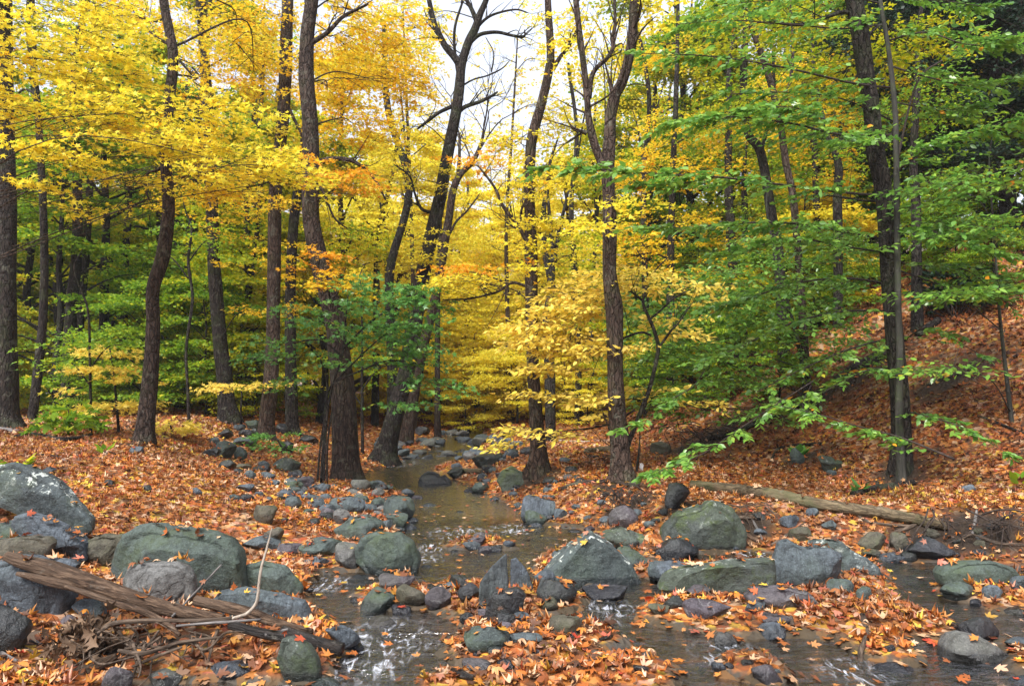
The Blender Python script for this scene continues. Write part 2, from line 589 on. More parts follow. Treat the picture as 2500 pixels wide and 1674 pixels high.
def water_mat():
    m, nt, out = new_mat("stream_water")
    g = N(nt, "ShaderNodeNewGeometry")
    mp = N(nt, "ShaderNodeMapping"); mp.inputs["Scale"].default_value = (1.0, 1.9, 1.0)
    mp.inputs["Rotation"].default_value = (0, 0, .35)
    L(nt, g.outputs["Position"], mp.inputs[0])
    n1 = noise(nt, mp.outputs[0], 7, 3, .5, .8)
    n2 = noise(nt, mp.outputs[0], 24, 3, .55, .5)
    fo = N(nt, "ShaderNodeAttribute", attribute_name="foam")
    h = mathn(nt, 'ADD', n1, mathn(nt, 'MULTIPLY', n2, .35))
    b = N(nt, "ShaderNodeBump", Distance=.11)
    L(nt, h, b.inputs["Height"])
    L(nt, maprange(nt, fo.outputs["Fac"], 0, .45, .26, .6), b.inputs["Strength"])
    fr = N(nt, "ShaderNodeFresnel", IOR=1.33); L(nt, b.outputs[0], fr.inputs["Normal"])
    tr = N(nt, "ShaderNodeBsdfTransparent"); tr.inputs[0].default_value = (.66, .60, .46, 1)
    gl = N(nt, "ShaderNodeBsdfGlossy", Roughness=.10); gl.inputs[0].default_value = (1, 1, 1, 1)
    L(nt, b.outputs[0], gl.inputs["Normal"])
    mx = N(nt, "ShaderNodeMixShader")
    L(nt, mathn(nt, 'ADD', mathn(nt, 'MULTIPLY', fr.outputs[0], 2.0), .06, True), mx.inputs[0])
    L(nt, tr.outputs[0], mx.inputs[1]); L(nt, gl.outputs[0], mx.inputs[2])
    # white water threads in the riffles
    mp2 = N(nt, "ShaderNodeMapping"); mp2.inputs["Scale"].default_value = (3.2, 1.0, 1.0)
    mp2.inputs["Rotation"].default_value = (0, 0, .9)
    L(nt, g.outputs["Position"], mp2.inputs[0])
    f1 = noise(nt, mp2.outputs[0], 6.5, 5, .62, .9)
    ff = mathn(nt, 'MULTIPLY', maprange(nt, f1, .52, .72, 0, .75), maprange(nt, fo.outputs["Fac"], .5, .95, 0, 1))
    di = N(nt, "ShaderNodeBsdfDiffuse"); di.inputs[0].default_value = (.62, .65, .72, 1)
    m2 = N(nt, "ShaderNodeMixShader"); L(nt, ff, m2.inputs[0])
    L(nt, mx.outputs[0], m2.inputs[1]); L(nt, di.outputs[0], m2.inputs[2])
    L(nt, m2.outputs[0], out.inputs[0])
    return m


water = obj("stream_water", V[used], [inv.reshape(-1, 4)], water_mat(), smooth=True, vattr={"foam": foam.ravel()[used]})
tag(water, kind="structure")
# ------------------------------------------------------------------ rocks
RM = {
    'g': rock_mat("rock_blue_grey", (0.039, 0.049, 0.060), (0.088, 0.105, 0.122), strata=.25),
    'v': rock_mat("rock_green_grey", (0.026, 0.036, 0.035), (0.068, 0.086, 0.082), moss=.35),
    'm': rock_mat("rock_mossy", (0.024, 0.031, 0.026), (0.065, 0.076, 0.067), lichen=.45, moss=.8),
    'i': rock_mat("rock_lichen", (0.029, 0.038, 0.041), (0.071, 0.088, 0.090), lichen=1.0, moss=.25),
    's': rock_mat("rock_slate", (0.038, 0.045, 0.050), (0.081, 0.095, 0.098), strata=.8),
    'p': rock_mat("rock_purple", (0.036, 0.029, 0.036), (0.076, 0.065, 0.074), vein=.2),
    'b': rock_mat("rock_brown", (0.033, 0.029, 0.021), (0.081, 0.071, 0.053), moss=.25),
    'k': rock_mat("rock_dark_wet", (0.009, 0.009, 0.013), (0.026, 0.028, 0.032), rough=.32, wet=.12),
    'l': rock_mat("rock_pale", (0.071, 0.069, 0.067), (0.128, 0.127, 0.119)),
    'w': rock_mat("rock_wet_pale", (0.095, 0.091, 0.095), (0.201, 0.191, 0.201), rough=.25, wet=.12),
}
_ico = {}


def ico(sub):
    if sub not in _ico:
        bm = bmesh.new()
        bmesh.ops.create_icosphere(bm, subdivisions=sub, radius=1.0)
        bm.verts.ensure_lookup_table()
        v = np.array([p.co[:] for p in bm.verts])
        f = np.array([[q.index for q in p.verts] for p in bm.faces])
        bm.free()
        _ico[sub] = (unit(v), f)
    return _ico[sub]


def poly_radius(theta, poly):
    """radius of a star-shaped polygon around the origin in direction theta"""
    out = np.zeros(theta.shape)
    dx, dz = np.cos(theta), np.sin(theta)
    n = len(poly)
    for i in range(n):
        a, b = poly[i], poly[(i + 1) % n]
        e = b - a
        den = dx * e[1] - dz * e[0]
        den = np.where(np.abs(den) < 1e-9, 1e-9, den)
        t = (a[0] * e[1] - a[1] * e[0]) / den
        s = (a[0] * dz - a[1] * dx) / den
        ok = (t > 0) & (s >= -.001) & (s <= 1.001)
        out = np.where(ok, np.maximum(out, t), out)
    return np.where(out <= 0, np.max(np.abs(poly)) * .5, out)


def rock_shape(w, d, h, seed, sub, outline=None, facets=11, rough=0.091, box=.82, sink=.35):
    """returns verts around (0,0,0): width x, depth y, height z"""
    r_ = np.random.default_rng(seed)
    D, Fc = ico(sub)
    if outline is None:
        nrm = unit(r_.normal(size=(facets, 3)))
        hh = r_.uniform(.5, .92, facets)
        dot = D @ nrm.T
        rad = hh[None] / np.maximum(dot, .05)
        kk = 26.0
        r = (np.sum(np.minimum(rad, 1.15) ** -kk, 1) + 1.12 ** -kk) ** (-1 / kk)
        p = D * r[:, None]
        mn, mx = p.min(0), p.max(0)
        p = (p - (mn + mx) / 2) / ((mx - mn) / 2)
        p = p * np.array([w / 2, d / 2, h / 2])
    else:
        th = np.arctan2(D[:, 2], D[:, 0])
        rho = np.hypot(D[:, 0], D[:, 2])
        rr = poly_radius(th, outline)
        rs = rho ** box
        p = np.stack([rr * rs * np.cos(th), d / 2 * np.sign(D[:, 1]) * np.abs(D[:, 1]) ** box, rr * rs * np.sin(th)], -1)
        q = p / np.array([w / 2, d / 2, h / 2])
        nrm = r_.normal(size=(facets, 3)); nrm[:, 1] = -np.abs(nrm[:, 1]) - .55; nrm = unit(nrm)
        nrm[::3] *= np.array([1, -1, 1])
        hh = r_.uniform(.42, .76, facets)
        dot = q @ nrm.T
        s = np.min(np.where(dot > 0, hh[None] / np.maximum(dot, 1e-3), 9), 1)
        s = np.minimum(s, 1.0)
        keepx = np.clip((np.abs(D[:, 1]) - .08) / .3, 0, 1)
        s = 1 - (1 - s) * keepx
        p = p * np.stack([1 - (1 - s) * .35, s, 1 - (1 - s) * .35], -1)
    size = (w * d * h) ** (1 / 3)
    nz = fbm(p / size * 2.2 + seed * 3.7, seed, 5, .6)
    # broken facets: quantised noise gives flat faces with crisp edges
    st = fbm(p / size * 1.5 + seed * 2.3, seed + 90, 2)
    stq = np.round(st * 5) / 5 + (st * 5 - np.round(st * 5)) ** 3 * .8
    nz = nz * .75 + stq * .8
    rd = 1 - 2 * np.abs(fbm(p / size * 3.1 + seed * 1.3, seed + 50, 4))
    p = p + unit(p) * (size * (rough * nz + rough * .35 * rd))[:, None]
    low = p[:, 2] < 0
    p[low, 2] *= 1 + sink
    return p, Fc


ROCK_GEO = []      # for dropping leaves on them
nrock = [0]


def rock(mat, box, label, outline=None, dep=.75, name=None, cat=None, sub=None, rough=None, facets=None, group=None, Y=None, boxy=.72, sink=.35):
    x0, y0, x1, y1 = box
    nrock[0] += 1
    seed = nrock[0] * 13 + 5
    cx, cy = (x0 + x1) / 2, (y0 + y1) / 2
    if Y is None:
        g = G(min(max(cx, -200), 2700), y1)
        Y = g[1]
    sc = Y / F
    w = (x1 - x0) * sc
    d = w * dep
    Yc = Y + d * .32
    sc = Yc / F
    w = (x1 - x0) * sc
    Hh = (y1 - y0) * sc
    a = max(.02, (y1 - 950) / F)
    h = math.sqrt(max(Hh ** 2 - (d * a * .8) ** 2, (.5 * Hh) ** 2))
    c = P(cx, cy, Yc)
    if outline is None:
        o2 = None
    else:
        o2 = np.array([((px - cx) * sc, -(py - cy) * sc * (h / Hh)) for px, py in outline])
        h = h
    wpx = x1 - x0
    if sub is None:
        sub = 5 if wpx > 110 else (4 if wpx > 40 else 3)
    if rough is None:
        rough = .085 if outline is not None else .095
    p, f = rock_shape(w, d, h, seed, sub, o2, facets or (10 if outline is None else 15), rough, boxy, sink)
    p = p + c
    gz = hz(c[0], c[1])
    org = (c[0], c[1], gz)
    nm = name or ('boulder' if wpx > 95 else 'stone')
    o = obj(nm, p, [f], RM[mat], origin=org, smooth=True)
    try:
        o.data.set_sharp_from_angle(angle=R(27))
    except Exception:
        pass
    tag(o, label, cat or nm, group)
    ROCK_GEO.append((p, f))
    return o


# --- large boulders, left bank
rock('i', (-70, 1133, 226, 1302), "long lichen-spotted grey boulder lying tilted at the left edge of the leaf bank",
     [(-70, 1175), (0, 1139), (40, 1134), (90, 1160), (150, 1194), (200, 1234), (222, 1262), (225, 1290), (205, 1300), (150, 1280), (80, 1254), (0, 1222), (-70, 1205)], dep=.45, sink=.05)
rock('g', (27, 1254, 213, 1362), "angular blue-grey boulder with a sharp ridge, wedged under the lichen-spotted boulder",
     [(27, 1278), (40, 1258), (75, 1254), (115, 1270), (160, 1285), (205, 1320), (213, 1348), (170, 1362), (110, 1345), (60, 1315)], dep=.6)
rock('v', (-40, 1270, 64, 1320), "small dark green rock at the left edge above the brown slab")
rock('b', (-60, 1305, 131, 1372), "brown flat slab of rock with a blunt nose at the left edge", [(-60, 1330), (0, 1316), (80, 1306), (120, 1310), (131, 1322), (125, 1345), (100, 1366), (40, 1372), (-60, 1372)], dep=.6)
rock('g', (-70, 1352, 188, 1503), "big smooth pale blue-grey boulder behind the driftwood log at the left edge",
     [(-70, 1400), (0, 1372), (50, 1353), (100, 1360), (165, 1368), (188, 1380), (168, 1400), (168, 1450), (150, 1495), (60, 1502), (-70, 1490)], dep=.6, rough=0.058)
rock('k', (-60, 1474, 60, 1596), "dark round boulder cut off by the left edge of the picture", dep=.8, rough=0.052)
rock('b', (180, 1305, 304, 1384), "brown sloping rock touching the left side of the big green-grey boulder", [(180, 1362), (215, 1325), (255, 1307), (295, 1306), (304, 1330), (290, 1360), (262, 1384), (220, 1378)])
rock('v', (285, 1287, 610, 1448), "biggest green-grey boulder on the left bank, broad and flat-topped",
     [(285, 1400), (292, 1340), (310, 1306), (340, 1291), (390, 1288), (420, 1301), (500, 1308), (550, 1320), (585, 1350), (605, 1400), (610, 1440), (450, 1450), (300, 1434)], dep=.55, rough=0.098, facets=16)
rock('l', (307, 1372, 479, 1476), "rounded pale grey boulder resting in front of the biggest green-grey boulder",
     [(307, 1410), (320, 1385), (350, 1378), (430, 1372), (455, 1380), (475, 1405), (479, 1440), (450, 1468), (400, 1476), (330, 1450), (310, 1435)], dep=.7, rough=0.065)
rock('v', (602, 1371, 737, 1453), "dark green wedge of rock sloping down to the stream beside the biggest left boulder", [(602, 1380), (640, 1371), (690, 1385), (737, 1425), (733, 1450), (680, 1453), (610, 1440)], dep=.6)
rock('g', (524, 1434, 751, 1523), "smooth blue-grey oval boulder behind the upright pale stick",
     [(524, 1462), (545, 1441), (600, 1434), (680, 1447), (735, 1470), (751, 1500), (735, 1523), (640, 1517), (540, 1485)], dep=.6, rough=0.058)
rock('g', (184, 1459, 261, 1508), "small grey rock under the driftwood log, right of the big pale boulder", dep=.8)
rock('g', (190, 1502, 234, 1524), "little flat grey stone below the driftwood log")
rock('p', (146, 1503, 182, 1527), "little purple stone beside the flat one below the driftwood log")
rock('m', (682, 1555, 791, 1668), "mossy dark boulder with a yellow maple leaf on it, right of the debris pile",
     [(682, 1610), (690, 1562), (715, 1555), (750, 1575), (775, 1610), (791, 1650), (770, 1668), (710, 1660)], dep=.8, rough=.09)
rock('g', (508, 1617, 612, 1652), "flat grey rock with a wet foot by the small pool at the bottom left", dep=.7)
rock('l', (356, 1638, 441, 1690), "pale green-grey rock cut by the bottom edge below the debris pile")
rock('p', (252, 1629, 318, 1690), "purple-grey rock cut by the bottom edge beside the rotten log")
rock('v', (738, 1655, 832, 1700), "grey-green rock just showing at the bottom edge left of the stream")
rock('b', (618, 1232, 675, 1277), "square brown stone sitting alone on the orange leaf slope", facets=8)
rock('b', (643, 1287, 693, 1323), "rounded brown stone behind the tip of the upright pale stick")
rock('g', (588, 1308, 684, 1342), "flat blue-grey rock just behind the upright pale stick", dep=.8)
rock('p', (676, 1326, 742, 1352), "low purple-grey rock between two flat rocks on the leaf slope")
rock('v', (732, 1313, 832, 1359), "flat green-grey rock left of the pale egg-shaped rock", dep=.8)
rock('g', (742, 1357, 804, 1383), "low smooth grey rock in leaves in front of the flat green-grey rock")
rock('l', (815, 1326, 875, 1387), "pale egg-shaped rock touching the left of the round boulder", facets=18)
rock('v', (872, 1298, 1021, 1417), "round dark green boulder standing in the stream, wet at its foot",
     [(872, 1342), (885, 1312), (920, 1299), (975, 1301), (1005, 1325), (1021, 1360), (1018, 1395), (990, 1415), (950, 1411), (900, 1387), (876, 1367)], dep=.85, rough=0.065)
rock('v', (822, 1259, 937, 1318), "broad green boulder behind the round stream boulder", dep=.7, rough=.09)
rock('v', (936, 1210, 1010, 1269), "green-grey rock at the left water edge beside the golden pool", dep=.8)
rock('v', (943, 1253, 997, 1285), "smaller dark green rock in front of the one beside the golden pool")
rock('l', (814, 1240, 853, 1282), "upright pale grey stone on the left shore")
rock('g', (806, 1214, 893, 1256), "low layered grey rocks on the left shore near the pool", dep=.8)
rock('v', (904, 1214, 945, 1243), "small green rock between the layered rocks and the pool")
rock('g', (1029, 1272, 1077, 1299), "flat stone in the stream below the standing stub of wood")
rock('g', (1016, 1296, 1049, 1311), "very flat blue-grey stone at the left edge of the water")
rock('k', (1071, 1257, 1096, 1272), "little dark stone beside the standing stub of wood")
rock('k', (992, 1158, 1108, 1204), "dark seal-shaped rock with a peaked head across the upper pool",
     [(992, 1200), (1005, 1188), (1050, 1184), (1072, 1168), (1085, 1158), (1100, 1172), (1108, 1202), (1050, 1204)], dep=.5, rough=0.052)
rock('m', (1213, 1139, 1291, 1196), "dark mossy boulder beside the foot of the leaning right-bank trunk", [(1213, 1172), (1225, 1150), (1250, 1139), (1275, 1152), (1291, 1174), (1287, 1194), (1230, 1196)], dep=.8)
rock('v', (1151, 1177, 1195, 1206), "small green-grey rock at the right edge of the upper pool")
rock('g', (1274, 1210, 1354, 1270), "grey boulder at the right water edge above the golden pool", dep=.8, rough=0.078)
rock('v', (1280, 1244, 1335, 1286), "mossy green stone leaning on the boulder above the golden pool")
rock('k', (1134, 1214, 1167, 1228), "small flat stone in the golden pool, farther of two")
rock('k', (1147, 1226, 1182, 1238), "small flat stone in the golden pool, nearer of two")
rock('k', (1152, 1104, 1234, 1141), "pile-like black rock on the right side of the upper stream", dep=.8)
rock('k', (1020, 1107, 1064, 1133), "black rock on the left shore of the upper stream, right one of a pair")
rock('k', (995, 1111, 1036, 1134), "black rock on the left shore of the upper stream, left one of a pair")
rock('g', (1140, 1072, 1188, 1090), "pale grey rock at the far end of the stream")
rock('g', (1102, 1130, 1130, 1148), "grey stone beside the short drifted log in the upper stream")
rock('g', (1061, 1098, 1087, 1114), "small grey stone on the far left shore of the upper stream")
rock('g', (1353, 1242, 1386, 1264), "small grey stone in leaves right of the boulder above the golden pool")
rock('p', (1488, 1235, 1560, 1292), "dark purple block of rock under the root mass on the right bank", facets=8, dep=.8)
rock('g', (1130, 1321, 1173, 1342), "small smooth stone in the leafy shallows mid-stream")
# --- centre
rock('s', (1168, 1352, 1240, 1482), "upright pointed slab of grey slate in the middle of the stream",
     [(1168, 1475), (1172, 1420), (1200, 1385), (1225, 1358), (1237, 1352), (1240, 1420), (1228, 1482)], dep=.5, rough=0.058, facets=6)
rock('g', (1246, 1362, 1306, 1452), "second upright slate slab leaning right behind the pointed one", [(1246, 1440), (1248, 1368), (1260, 1362), (1282, 1385), (1298, 1420), (1306, 1450), (1266, 1452)], dep=.5, rough=0.058, facets=6, Y=G(1270, 1440)[1])
rock('k', (1181, 1434, 1281, 1512), "black block of rock at the foot of the upright slate slabs", [(1181, 1502), (1190, 1470), (1205, 1440), (1260, 1434), (1281, 1450), (1277, 1497), (1230, 1512)], dep=.8, rough=0.065)
rock('i', (1308, 1304, 1573, 1436), "pyramid-shaped green-grey boulder in the stream, dotted with yellow leaves",
     [(1308, 1430), (1320, 1395), (1345, 1375), (1400, 1330), (1440, 1304), (1470, 1322), (1500, 1345), (1540, 1380), (1573, 1428), (1500, 1436), (1400, 1436)], dep=.7, rough=0.065, facets=8)
rock('g', (1306, 1390, 1354, 1432), "grey block between the slate slabs and the pyramid boulder", facets=7)
rock('k', (1312, 1414, 1406, 1471), "wet black boulder in front of the pyramid boulder, left one of two", dep=.8)
rock('k', (1419, 1425, 1530, 1480), "low wet dark rock in front of the pyramid boulder, right one of two", dep=.6)
rock('b', (1321, 1457, 1362, 1488), "small dark brown stone among leaves below the wet black boulder")
rock('m', (1454, 1289, 1578, 1345), "flat rock with a bright moss patch behind the pyramid boulder", dep=.7)
rock('v', (1489, 1334, 1586, 1378), "dark green rock low behind the right slope of the pyramid boulder")
rock('k', (1097, 1401, 1143, 1438), "wet black stone left of the upright slate slabs")
rock('k', (1120, 1420, 1172, 1466), "low black rock touching the left foot of the pointed slate slab")
rock('p', (1037, 1434, 1100, 1486), "pinkish purple rock amid leaves left of the slate slabs", dep=.8)
rock('b', (968, 1429, 1040, 1479), "brown rock with a green patch between two stream stones", dep=.8)
rock('v', (882, 1432, 965, 1497), "smooth round green stone at the stream edge below the round boulder", dep=.9, rough=0.046, facets=22)
rock('p', (925, 1401, 1010, 1438), "wet purple rock lying at the foot of the round boulder", dep=.8)
rock('k', (844, 1405, 911, 1436), "wet grey rock in the water left of the purple one")
rock('k', (955, 1474, 1003, 1501), "flat dark stone in the water beside the round green stone")
rock('b', (893, 1504, 970, 1570), "egg-shaped brown stone standing in the water", dep=.85, rough=0.052, facets=18)
rock('g', (801, 1526, 879, 1579), "grey stone with a flat top at the end of the black log", dep=.8)
rock('v', (1131, 1530, 1238, 1588), "sloping green-grey rock in the near leaf bar", dep=.8)
rock('b', (1342, 1504, 1418, 1547), "brown-green rock in riffles below the wet black boulders", dep=.8)
rock('g', (1244, 1541, 1324, 1571), "flat grey stone among orange leaves in the near bar", dep=.7)
rock('k', (1216, 1496, 1259, 1533), "dark slanted stone below the black block")
rock('k', (1123, 1494, 1158, 1518), "small black stone left of the black block")
rock('w', (841, 1607, 962, 1660), "smooth pale wet rock washed by water at the bottom", dep=.8, rough=0.039)
rock('k', (973, 1613, 1002, 1642), "small black stone next to the pale washed rock")
rock('p', (1128, 1605, 1199, 1632), "low purple-grey stone in leaves near the bottom")
rock('k', (905, 1625, 960, 1650), "flat dark stone in front of the pale washed rock")
# --- right
rock('m', (1601, 1223, 1818, 1348), "large mossy boulder with leaves in its hollow below the fallen trunk",
     [(1601, 1338), (1620, 1290), (1650, 1256), (1690, 1246), (1730, 1226), (1765, 1236), (1800, 1266), (1818, 1295), (1810, 1330), (1730, 1348), (1650, 1344)], dep=.65, rough=0.091)
rock('k', (1595, 1312, 1702, 1374), "black wet boulder under the large mossy boulder", dep=.8)
rock('m', (1610, 1359, 1895, 1454), "long low boulder carpeted with yellow leaves in mid-stream",
     [(1610, 1428), (1640, 1392), (1700, 1380), (1800, 1366), (1885, 1359), (1895, 1410), (1872, 1442), (1780, 1454), (1680, 1450)], dep=.55, rough=0.078)
rock('g', (1580, 1372, 1685, 1426), "grey rock joined to the left end of the long leafy boulder", dep=.7)
rock('i', (1969, 1314, 2160, 1450), "big lichen-streaked boulder with a mossy foot behind the angular one",
     [(1969, 1345), (1980, 1322), (2015, 1315), (2050, 1318), (2080, 1340), (2140, 1375), (2158, 1410), (2160, 1448), (2060, 1450), (1980, 1410)], dep=.7, rough=0.078, Y=G(2060, 1404)[1])
rock('g', (1883, 1317, 2048, 1437), "angular grey boulder with a red leaf on its face",
     [(1883, 1428), (1890, 1370), (1905, 1326), (1925, 1317), (1960, 1335), (2020, 1338), (2048, 1350), (2045, 1387), (2005, 1434), (1950, 1437)], dep=.6, rough=0.078, facets=9)
rock('p', (1818, 1432, 2002, 1486), "flat purple-grey slab lying on the main leaf bar",
     [(1818, 1455), (1845, 1437), (1920, 1432), (1970, 1444), (2002, 1480), (1950, 1476), (1880, 1486), (1840, 1474)], dep=.6, rough=0.046)
rock('p', (1668, 1458, 1782, 1509), "smooth pinkish-grey oval rock on the leaf bar", dep=.7, rough=0.046, facets=24)
rock('v', (2022, 1413, 2082, 1448), "green-grey stone in leaves at the foot of the lichen-streaked boulder")
rock('v', (2092, 1432, 2130, 1466), "pointed green stone poking out of the leaf bar")
rock('v', (2291, 1368, 2486, 1432), "smooth whale-backed green boulder at the right edge of the side channel",
     [(2291, 1402), (2305, 1383), (2350, 1370), (2420, 1368), (2470, 1384), (2486, 1407), (2440, 1428), (2340, 1432), (2300, 1422)], dep=.6, rough=0.039)
rock('v', (2302, 1421, 2382, 1474), "dark triangular rock with a pale vein below the whale-backed boulder", facets=8)
rock('v', (2212, 1404, 2283, 1443), "rounded grey stone in the dark side channel", facets=20)
rock('g', (2402, 1426, 2442, 1465), "angular grey stone among leaves below the whale-backed boulder", facets=8)
rock('g', (2468, 1404, 2530, 1444), "grey rock at the right edge beside the whale-backed boulder")
rock('k', (2202, 1308, 2313, 1370), "black boulder on the shaded right bank, largest there", dep=.7)
rock('b', (2094, 1298, 2166, 1341), "brown rounded boulder on the shaded bank under the fallen trunk", dep=.8)
rock('b', (2102, 1338, 2150, 1364), "small brown stone at the water edge of the shaded bank")
rock('g', (2150, 1348, 2204, 1376), "flat grey stone at the water edge of the shaded bank")
rock('b', (2172, 1300, 2216, 1345), "dark brown rock between the rounded boulder and the black one")
rock('g', (1902, 1255, 1946, 1286), "grey stone in leaves under the left half of the fallen trunk")
rock('g', (2005, 1270, 2044, 1296), "grey-blue stone in leaves under the middle of the fallen trunk")
rock('b', (1928, 1283, 1980, 1322), "brown rock behind the angular grey boulder on the bank")
rock('g', (1970, 1240, 2000, 1260), "small stone tucked under the fallen trunk")
rock('k', (2342, 1508, 2430, 1569), "dark wet rock sloping into the side channel", dep=.7)
rock('l', (2303, 1542, 2486, 1646), "pale grey angular boulder at the lower right, tinged green",
     [(2303, 1620), (2310, 1580), (2330, 1550), (2350, 1542), (2400, 1560), (2450, 1590), (2486, 1634), (2430, 1646), (2350, 1640)], dep=.7, rough=0.058, facets=9)
rock('g', (2450, 1551, 2540, 1578), "flat grey rock at the right edge behind the pale angular boulder")
rock('l', (1744, 1544, 1799, 1592), "pale pointed stone standing in the right-hand shallows")
rock('p', (1833, 1619, 1904, 1662), "smooth purple stone in the right-hand shallows", rough=0.046, facets=20)
rock('k', (2117, 1617, 2229, 1668), "dark wet flat-topped rock near the bottom right", dep=.7)
rock('g', (1852, 1519, 1916, 1555), "smooth grey stone at the water edge of the main leaf bar", facets=20)
rock('p', (1852, 1497, 1925, 1522), "low pinkish stone mostly covered by the leaf bar")
rock('k', (1618, 1455, 1666, 1484), "shiny black stone left of the pinkish oval rock")
rock('b', (1583, 1472, 1634, 1499), "low brown stone at the left end of the main leaf bar")
rock('g', (1818, 1469, 1867, 1493), "grey stone below the flat purple-grey slab")
rock('k', (1622, 1178, 1681, 1243), "dark upright rock on the bank above the large mossy boulder")
rock('p', (1674, 1427, 1732, 1456), "reddish stone in front of the long leafy boulder")
rock('g', (2466, 1648, 2540, 1700), "grey rock cut by the bottom right corner")
rock('m', (1998, 1111, 2054, 1150), "mossy rock on the right hillside", Y=None)
rock('g', (2018, 1147, 2042, 1160), "little stone just below the mossy hillside rock")
rock('g', (2344, 1182, 2382, 1202), "grey stone on the leafy hillside at the right")
rock('k', (2369, 1462, 2402, 1482), "small dark stone beside the vein-marked triangular rock")
rock('b', (2450, 1479, 2530, 1503), "brown flat stone at the right edge below the leafy spit")
rock('v', (1928, 1092, 1962, 1136), "dark mossy rock under the bent hillside branch")
rock('b', (1585, 1078, 1640, 1108), "weathered grey rock on the slope behind the dark sapling")
rock('k', (2285, 1612, 2330, 1640), "small wet stone left of the pale angular boulder")
rock('k', (1700, 1620, 1735, 1640), "little dark stone in the right-hand shallows")
# --- rocks around the left trunks
LT = [
    ('v', (522, 1079, 572, 1119), "rounded green-grey rock right of the curved trunk, tallest of its group"),
    ('v', (570, 1091, 604, 1126), "grey rock leaning on the tallest one of the group"),
    ('k', (499, 1094, 539, 1121), "dark low rock left of the tallest one of the group"),
    ('g', (512, 1067, 536, 1087), "small grey stone behind the group beside the curved trunk"),
    ('k', (526, 1046, 568, 1070), "black rock at the foot of the dark straight trunk"),
    ('g', (572, 1035, 600, 1054), "small rock immediately right of the dark straight trunk"),
    ('v', (597, 1026, 636, 1052), "top rock of the pile between two straight trunks"),
    ('k', (583, 1048, 622, 1074), "dark middle rock of the pile between two straight trunks"),
    ('k', (611, 1044, 636, 1076), "narrow dark rock at the right of the pile between two straight trunks"),
    ('g', (569, 1066, 623, 1090), "flat pale rock at the bottom of the pile between two straight trunks"),
    ('k', (670, 1033, 705, 1062), "black round rock just right of the tall straight trunk"),
    ('k', (536, 1121, 574, 1147), "dark stone in leaves below the tallest left rock"),
    ('b', (570, 1131, 611, 1147), "flat brown stone beside the dark one in leaves"),
    ('m', (670, 1117, 734, 1152), "broad mossy rock left of the big leaning trunk"),
    ('k', (704, 1146, 739, 1172), "dark rock under the broad mossy one"),
    ('g', (629, 1126, 657, 1149), "grey stone on the slope left of the broad mossy rock"),
    ('g', (594, 1147, 625, 1168), "pointed grey stone on the leaf slope below the rock group"),
    ('p', (729, 1162, 766, 1190), "purplish round stone in front of the thin stems"),
    ('k', (703, 1165, 730, 1181), "small dark stone left of the purplish round one"),
    ('g', (640, 1152, 672, 1172), "light grey stone between the pointed stone and the purplish one"),
    ('k', (682, 1078, 717, 1104), "dark block behind the broad mossy rock"),
    ('k', (733, 1062, 778, 1085), "shadowed rock between the thin stems and the leaning trunk"),
    ('g', (320, 1089, 349, 1110), "grey stone directly under the curved trunk roots"),
    ('g', (96, 1140, 134, 1158), "flat pale stone above the lichen-spotted boulder"),
    ('k', (255, 1171, 280, 1188), "small dark stone alone on the upper left leaf slope"),
    ('g', (569, 1181, 621, 1197), "flat stone low on the leaf slope above the square brown stone"),
    ('k', (345, 1183, 374, 1201), "dark slanting stone in the middle of the left leaf slope"),
    ('g', (696, 1212, 736, 1241), "dark grey stone on the left shore above the flat rocks"),
    ('g', (624, 1198, 646, 1214), "small pale stone right of the flat one on the leaf slope"),
    ('g', (740, 1206, 780, 1225), "low grey stone left of the layered shore rocks"),
    ('p', (781, 1240, 817, 1266), "purple stone beside the upright pale one on the left shore"),
    ('g', (463, 1190, 494, 1206), "flat bluish stone in the centre of the left leaf slope"),
    ('g', (770, 1180, 806, 1200), "grey stone at the foot of the big leaning trunk"),
    ('k', (850, 1190, 880, 1206), "low dark stone at the left edge of the dark upper pool"),
    ('k', (905, 1178, 950, 1194), "flat dark rock in the shaded part of the upper pool"),
]
for mt, bx, lb in LT:
    rock(mt, bx, lb, dep=.85)

# --- smaller stones, individually placed by clusters
CLUSTERED = []


def stone_cluster(n, xr, yr, wr, mats, label, group, seed):
    r_ = np.random.default_rng(seed)
    for k in range(n):
        cx = r_.uniform(*xr); y1 = r_.uniform(*yr)
        w = r_.uniform(*wr); h = w * r_.uniform(.45, .7)
        o = rock(mats[k % len(mats)], (cx - w / 2, y1 - h, cx + w / 2, y1), label, dep=.85, sub=3, name='stone', group=group)
        CLUSTERED.append((w, len(CLUSTERED), o, mats[k % len(mats)], len(ROCK_GEO) - 1))


stone_cluster(74, (930, 1300), (1062, 1130), (16, 44), 'glgklg', "small dark stone in the rubble along the far stretch of the stream", "rubble along the far stream", 1)
stone_cluster(36, (690, 930), (1190, 1290), (14, 42), 'gkvgl', "little grey stone in the cobbles along the left shore by the pool", "cobbles on the left shore", 2)
stone_cluster(46, (990, 1440), (1285, 1405), (12, 42), 'kkgp', "little wet stone in the mid-stream shallows", "wet stones in mid-stream", 3)
stone_cluster(18, (1050, 1420), (1440, 1640), (16, 44), 'kgpk', "small stone in the near leaf bar of the stream", "stones in the near leaf bar", 4)
stone_cluster(18, (2020, 2480), (1290, 1372), (16, 40), 'kkb', "small dark stone on the shaded bank under the fallen trunk", "stones on the shaded bank", 5)
stone_cluster(14, (1540, 1860), (1240, 1345), (14, 40), 'kgb', "small stone on the right bank around the large mossy boulder", "stones around the mossy boulder", 6)
stone_cluster(20, (1240, 1620), (1130, 1290), (12, 32), 'gkb', "small stone in orange leaves on the right shore", "stones on the right shore", 7)
stone_cluster(16, (750, 1010), (1400, 1660), (14, 40), 'kkpg', "small wet stone in the left arm of the stream", "wet stones in the left arm", 8)
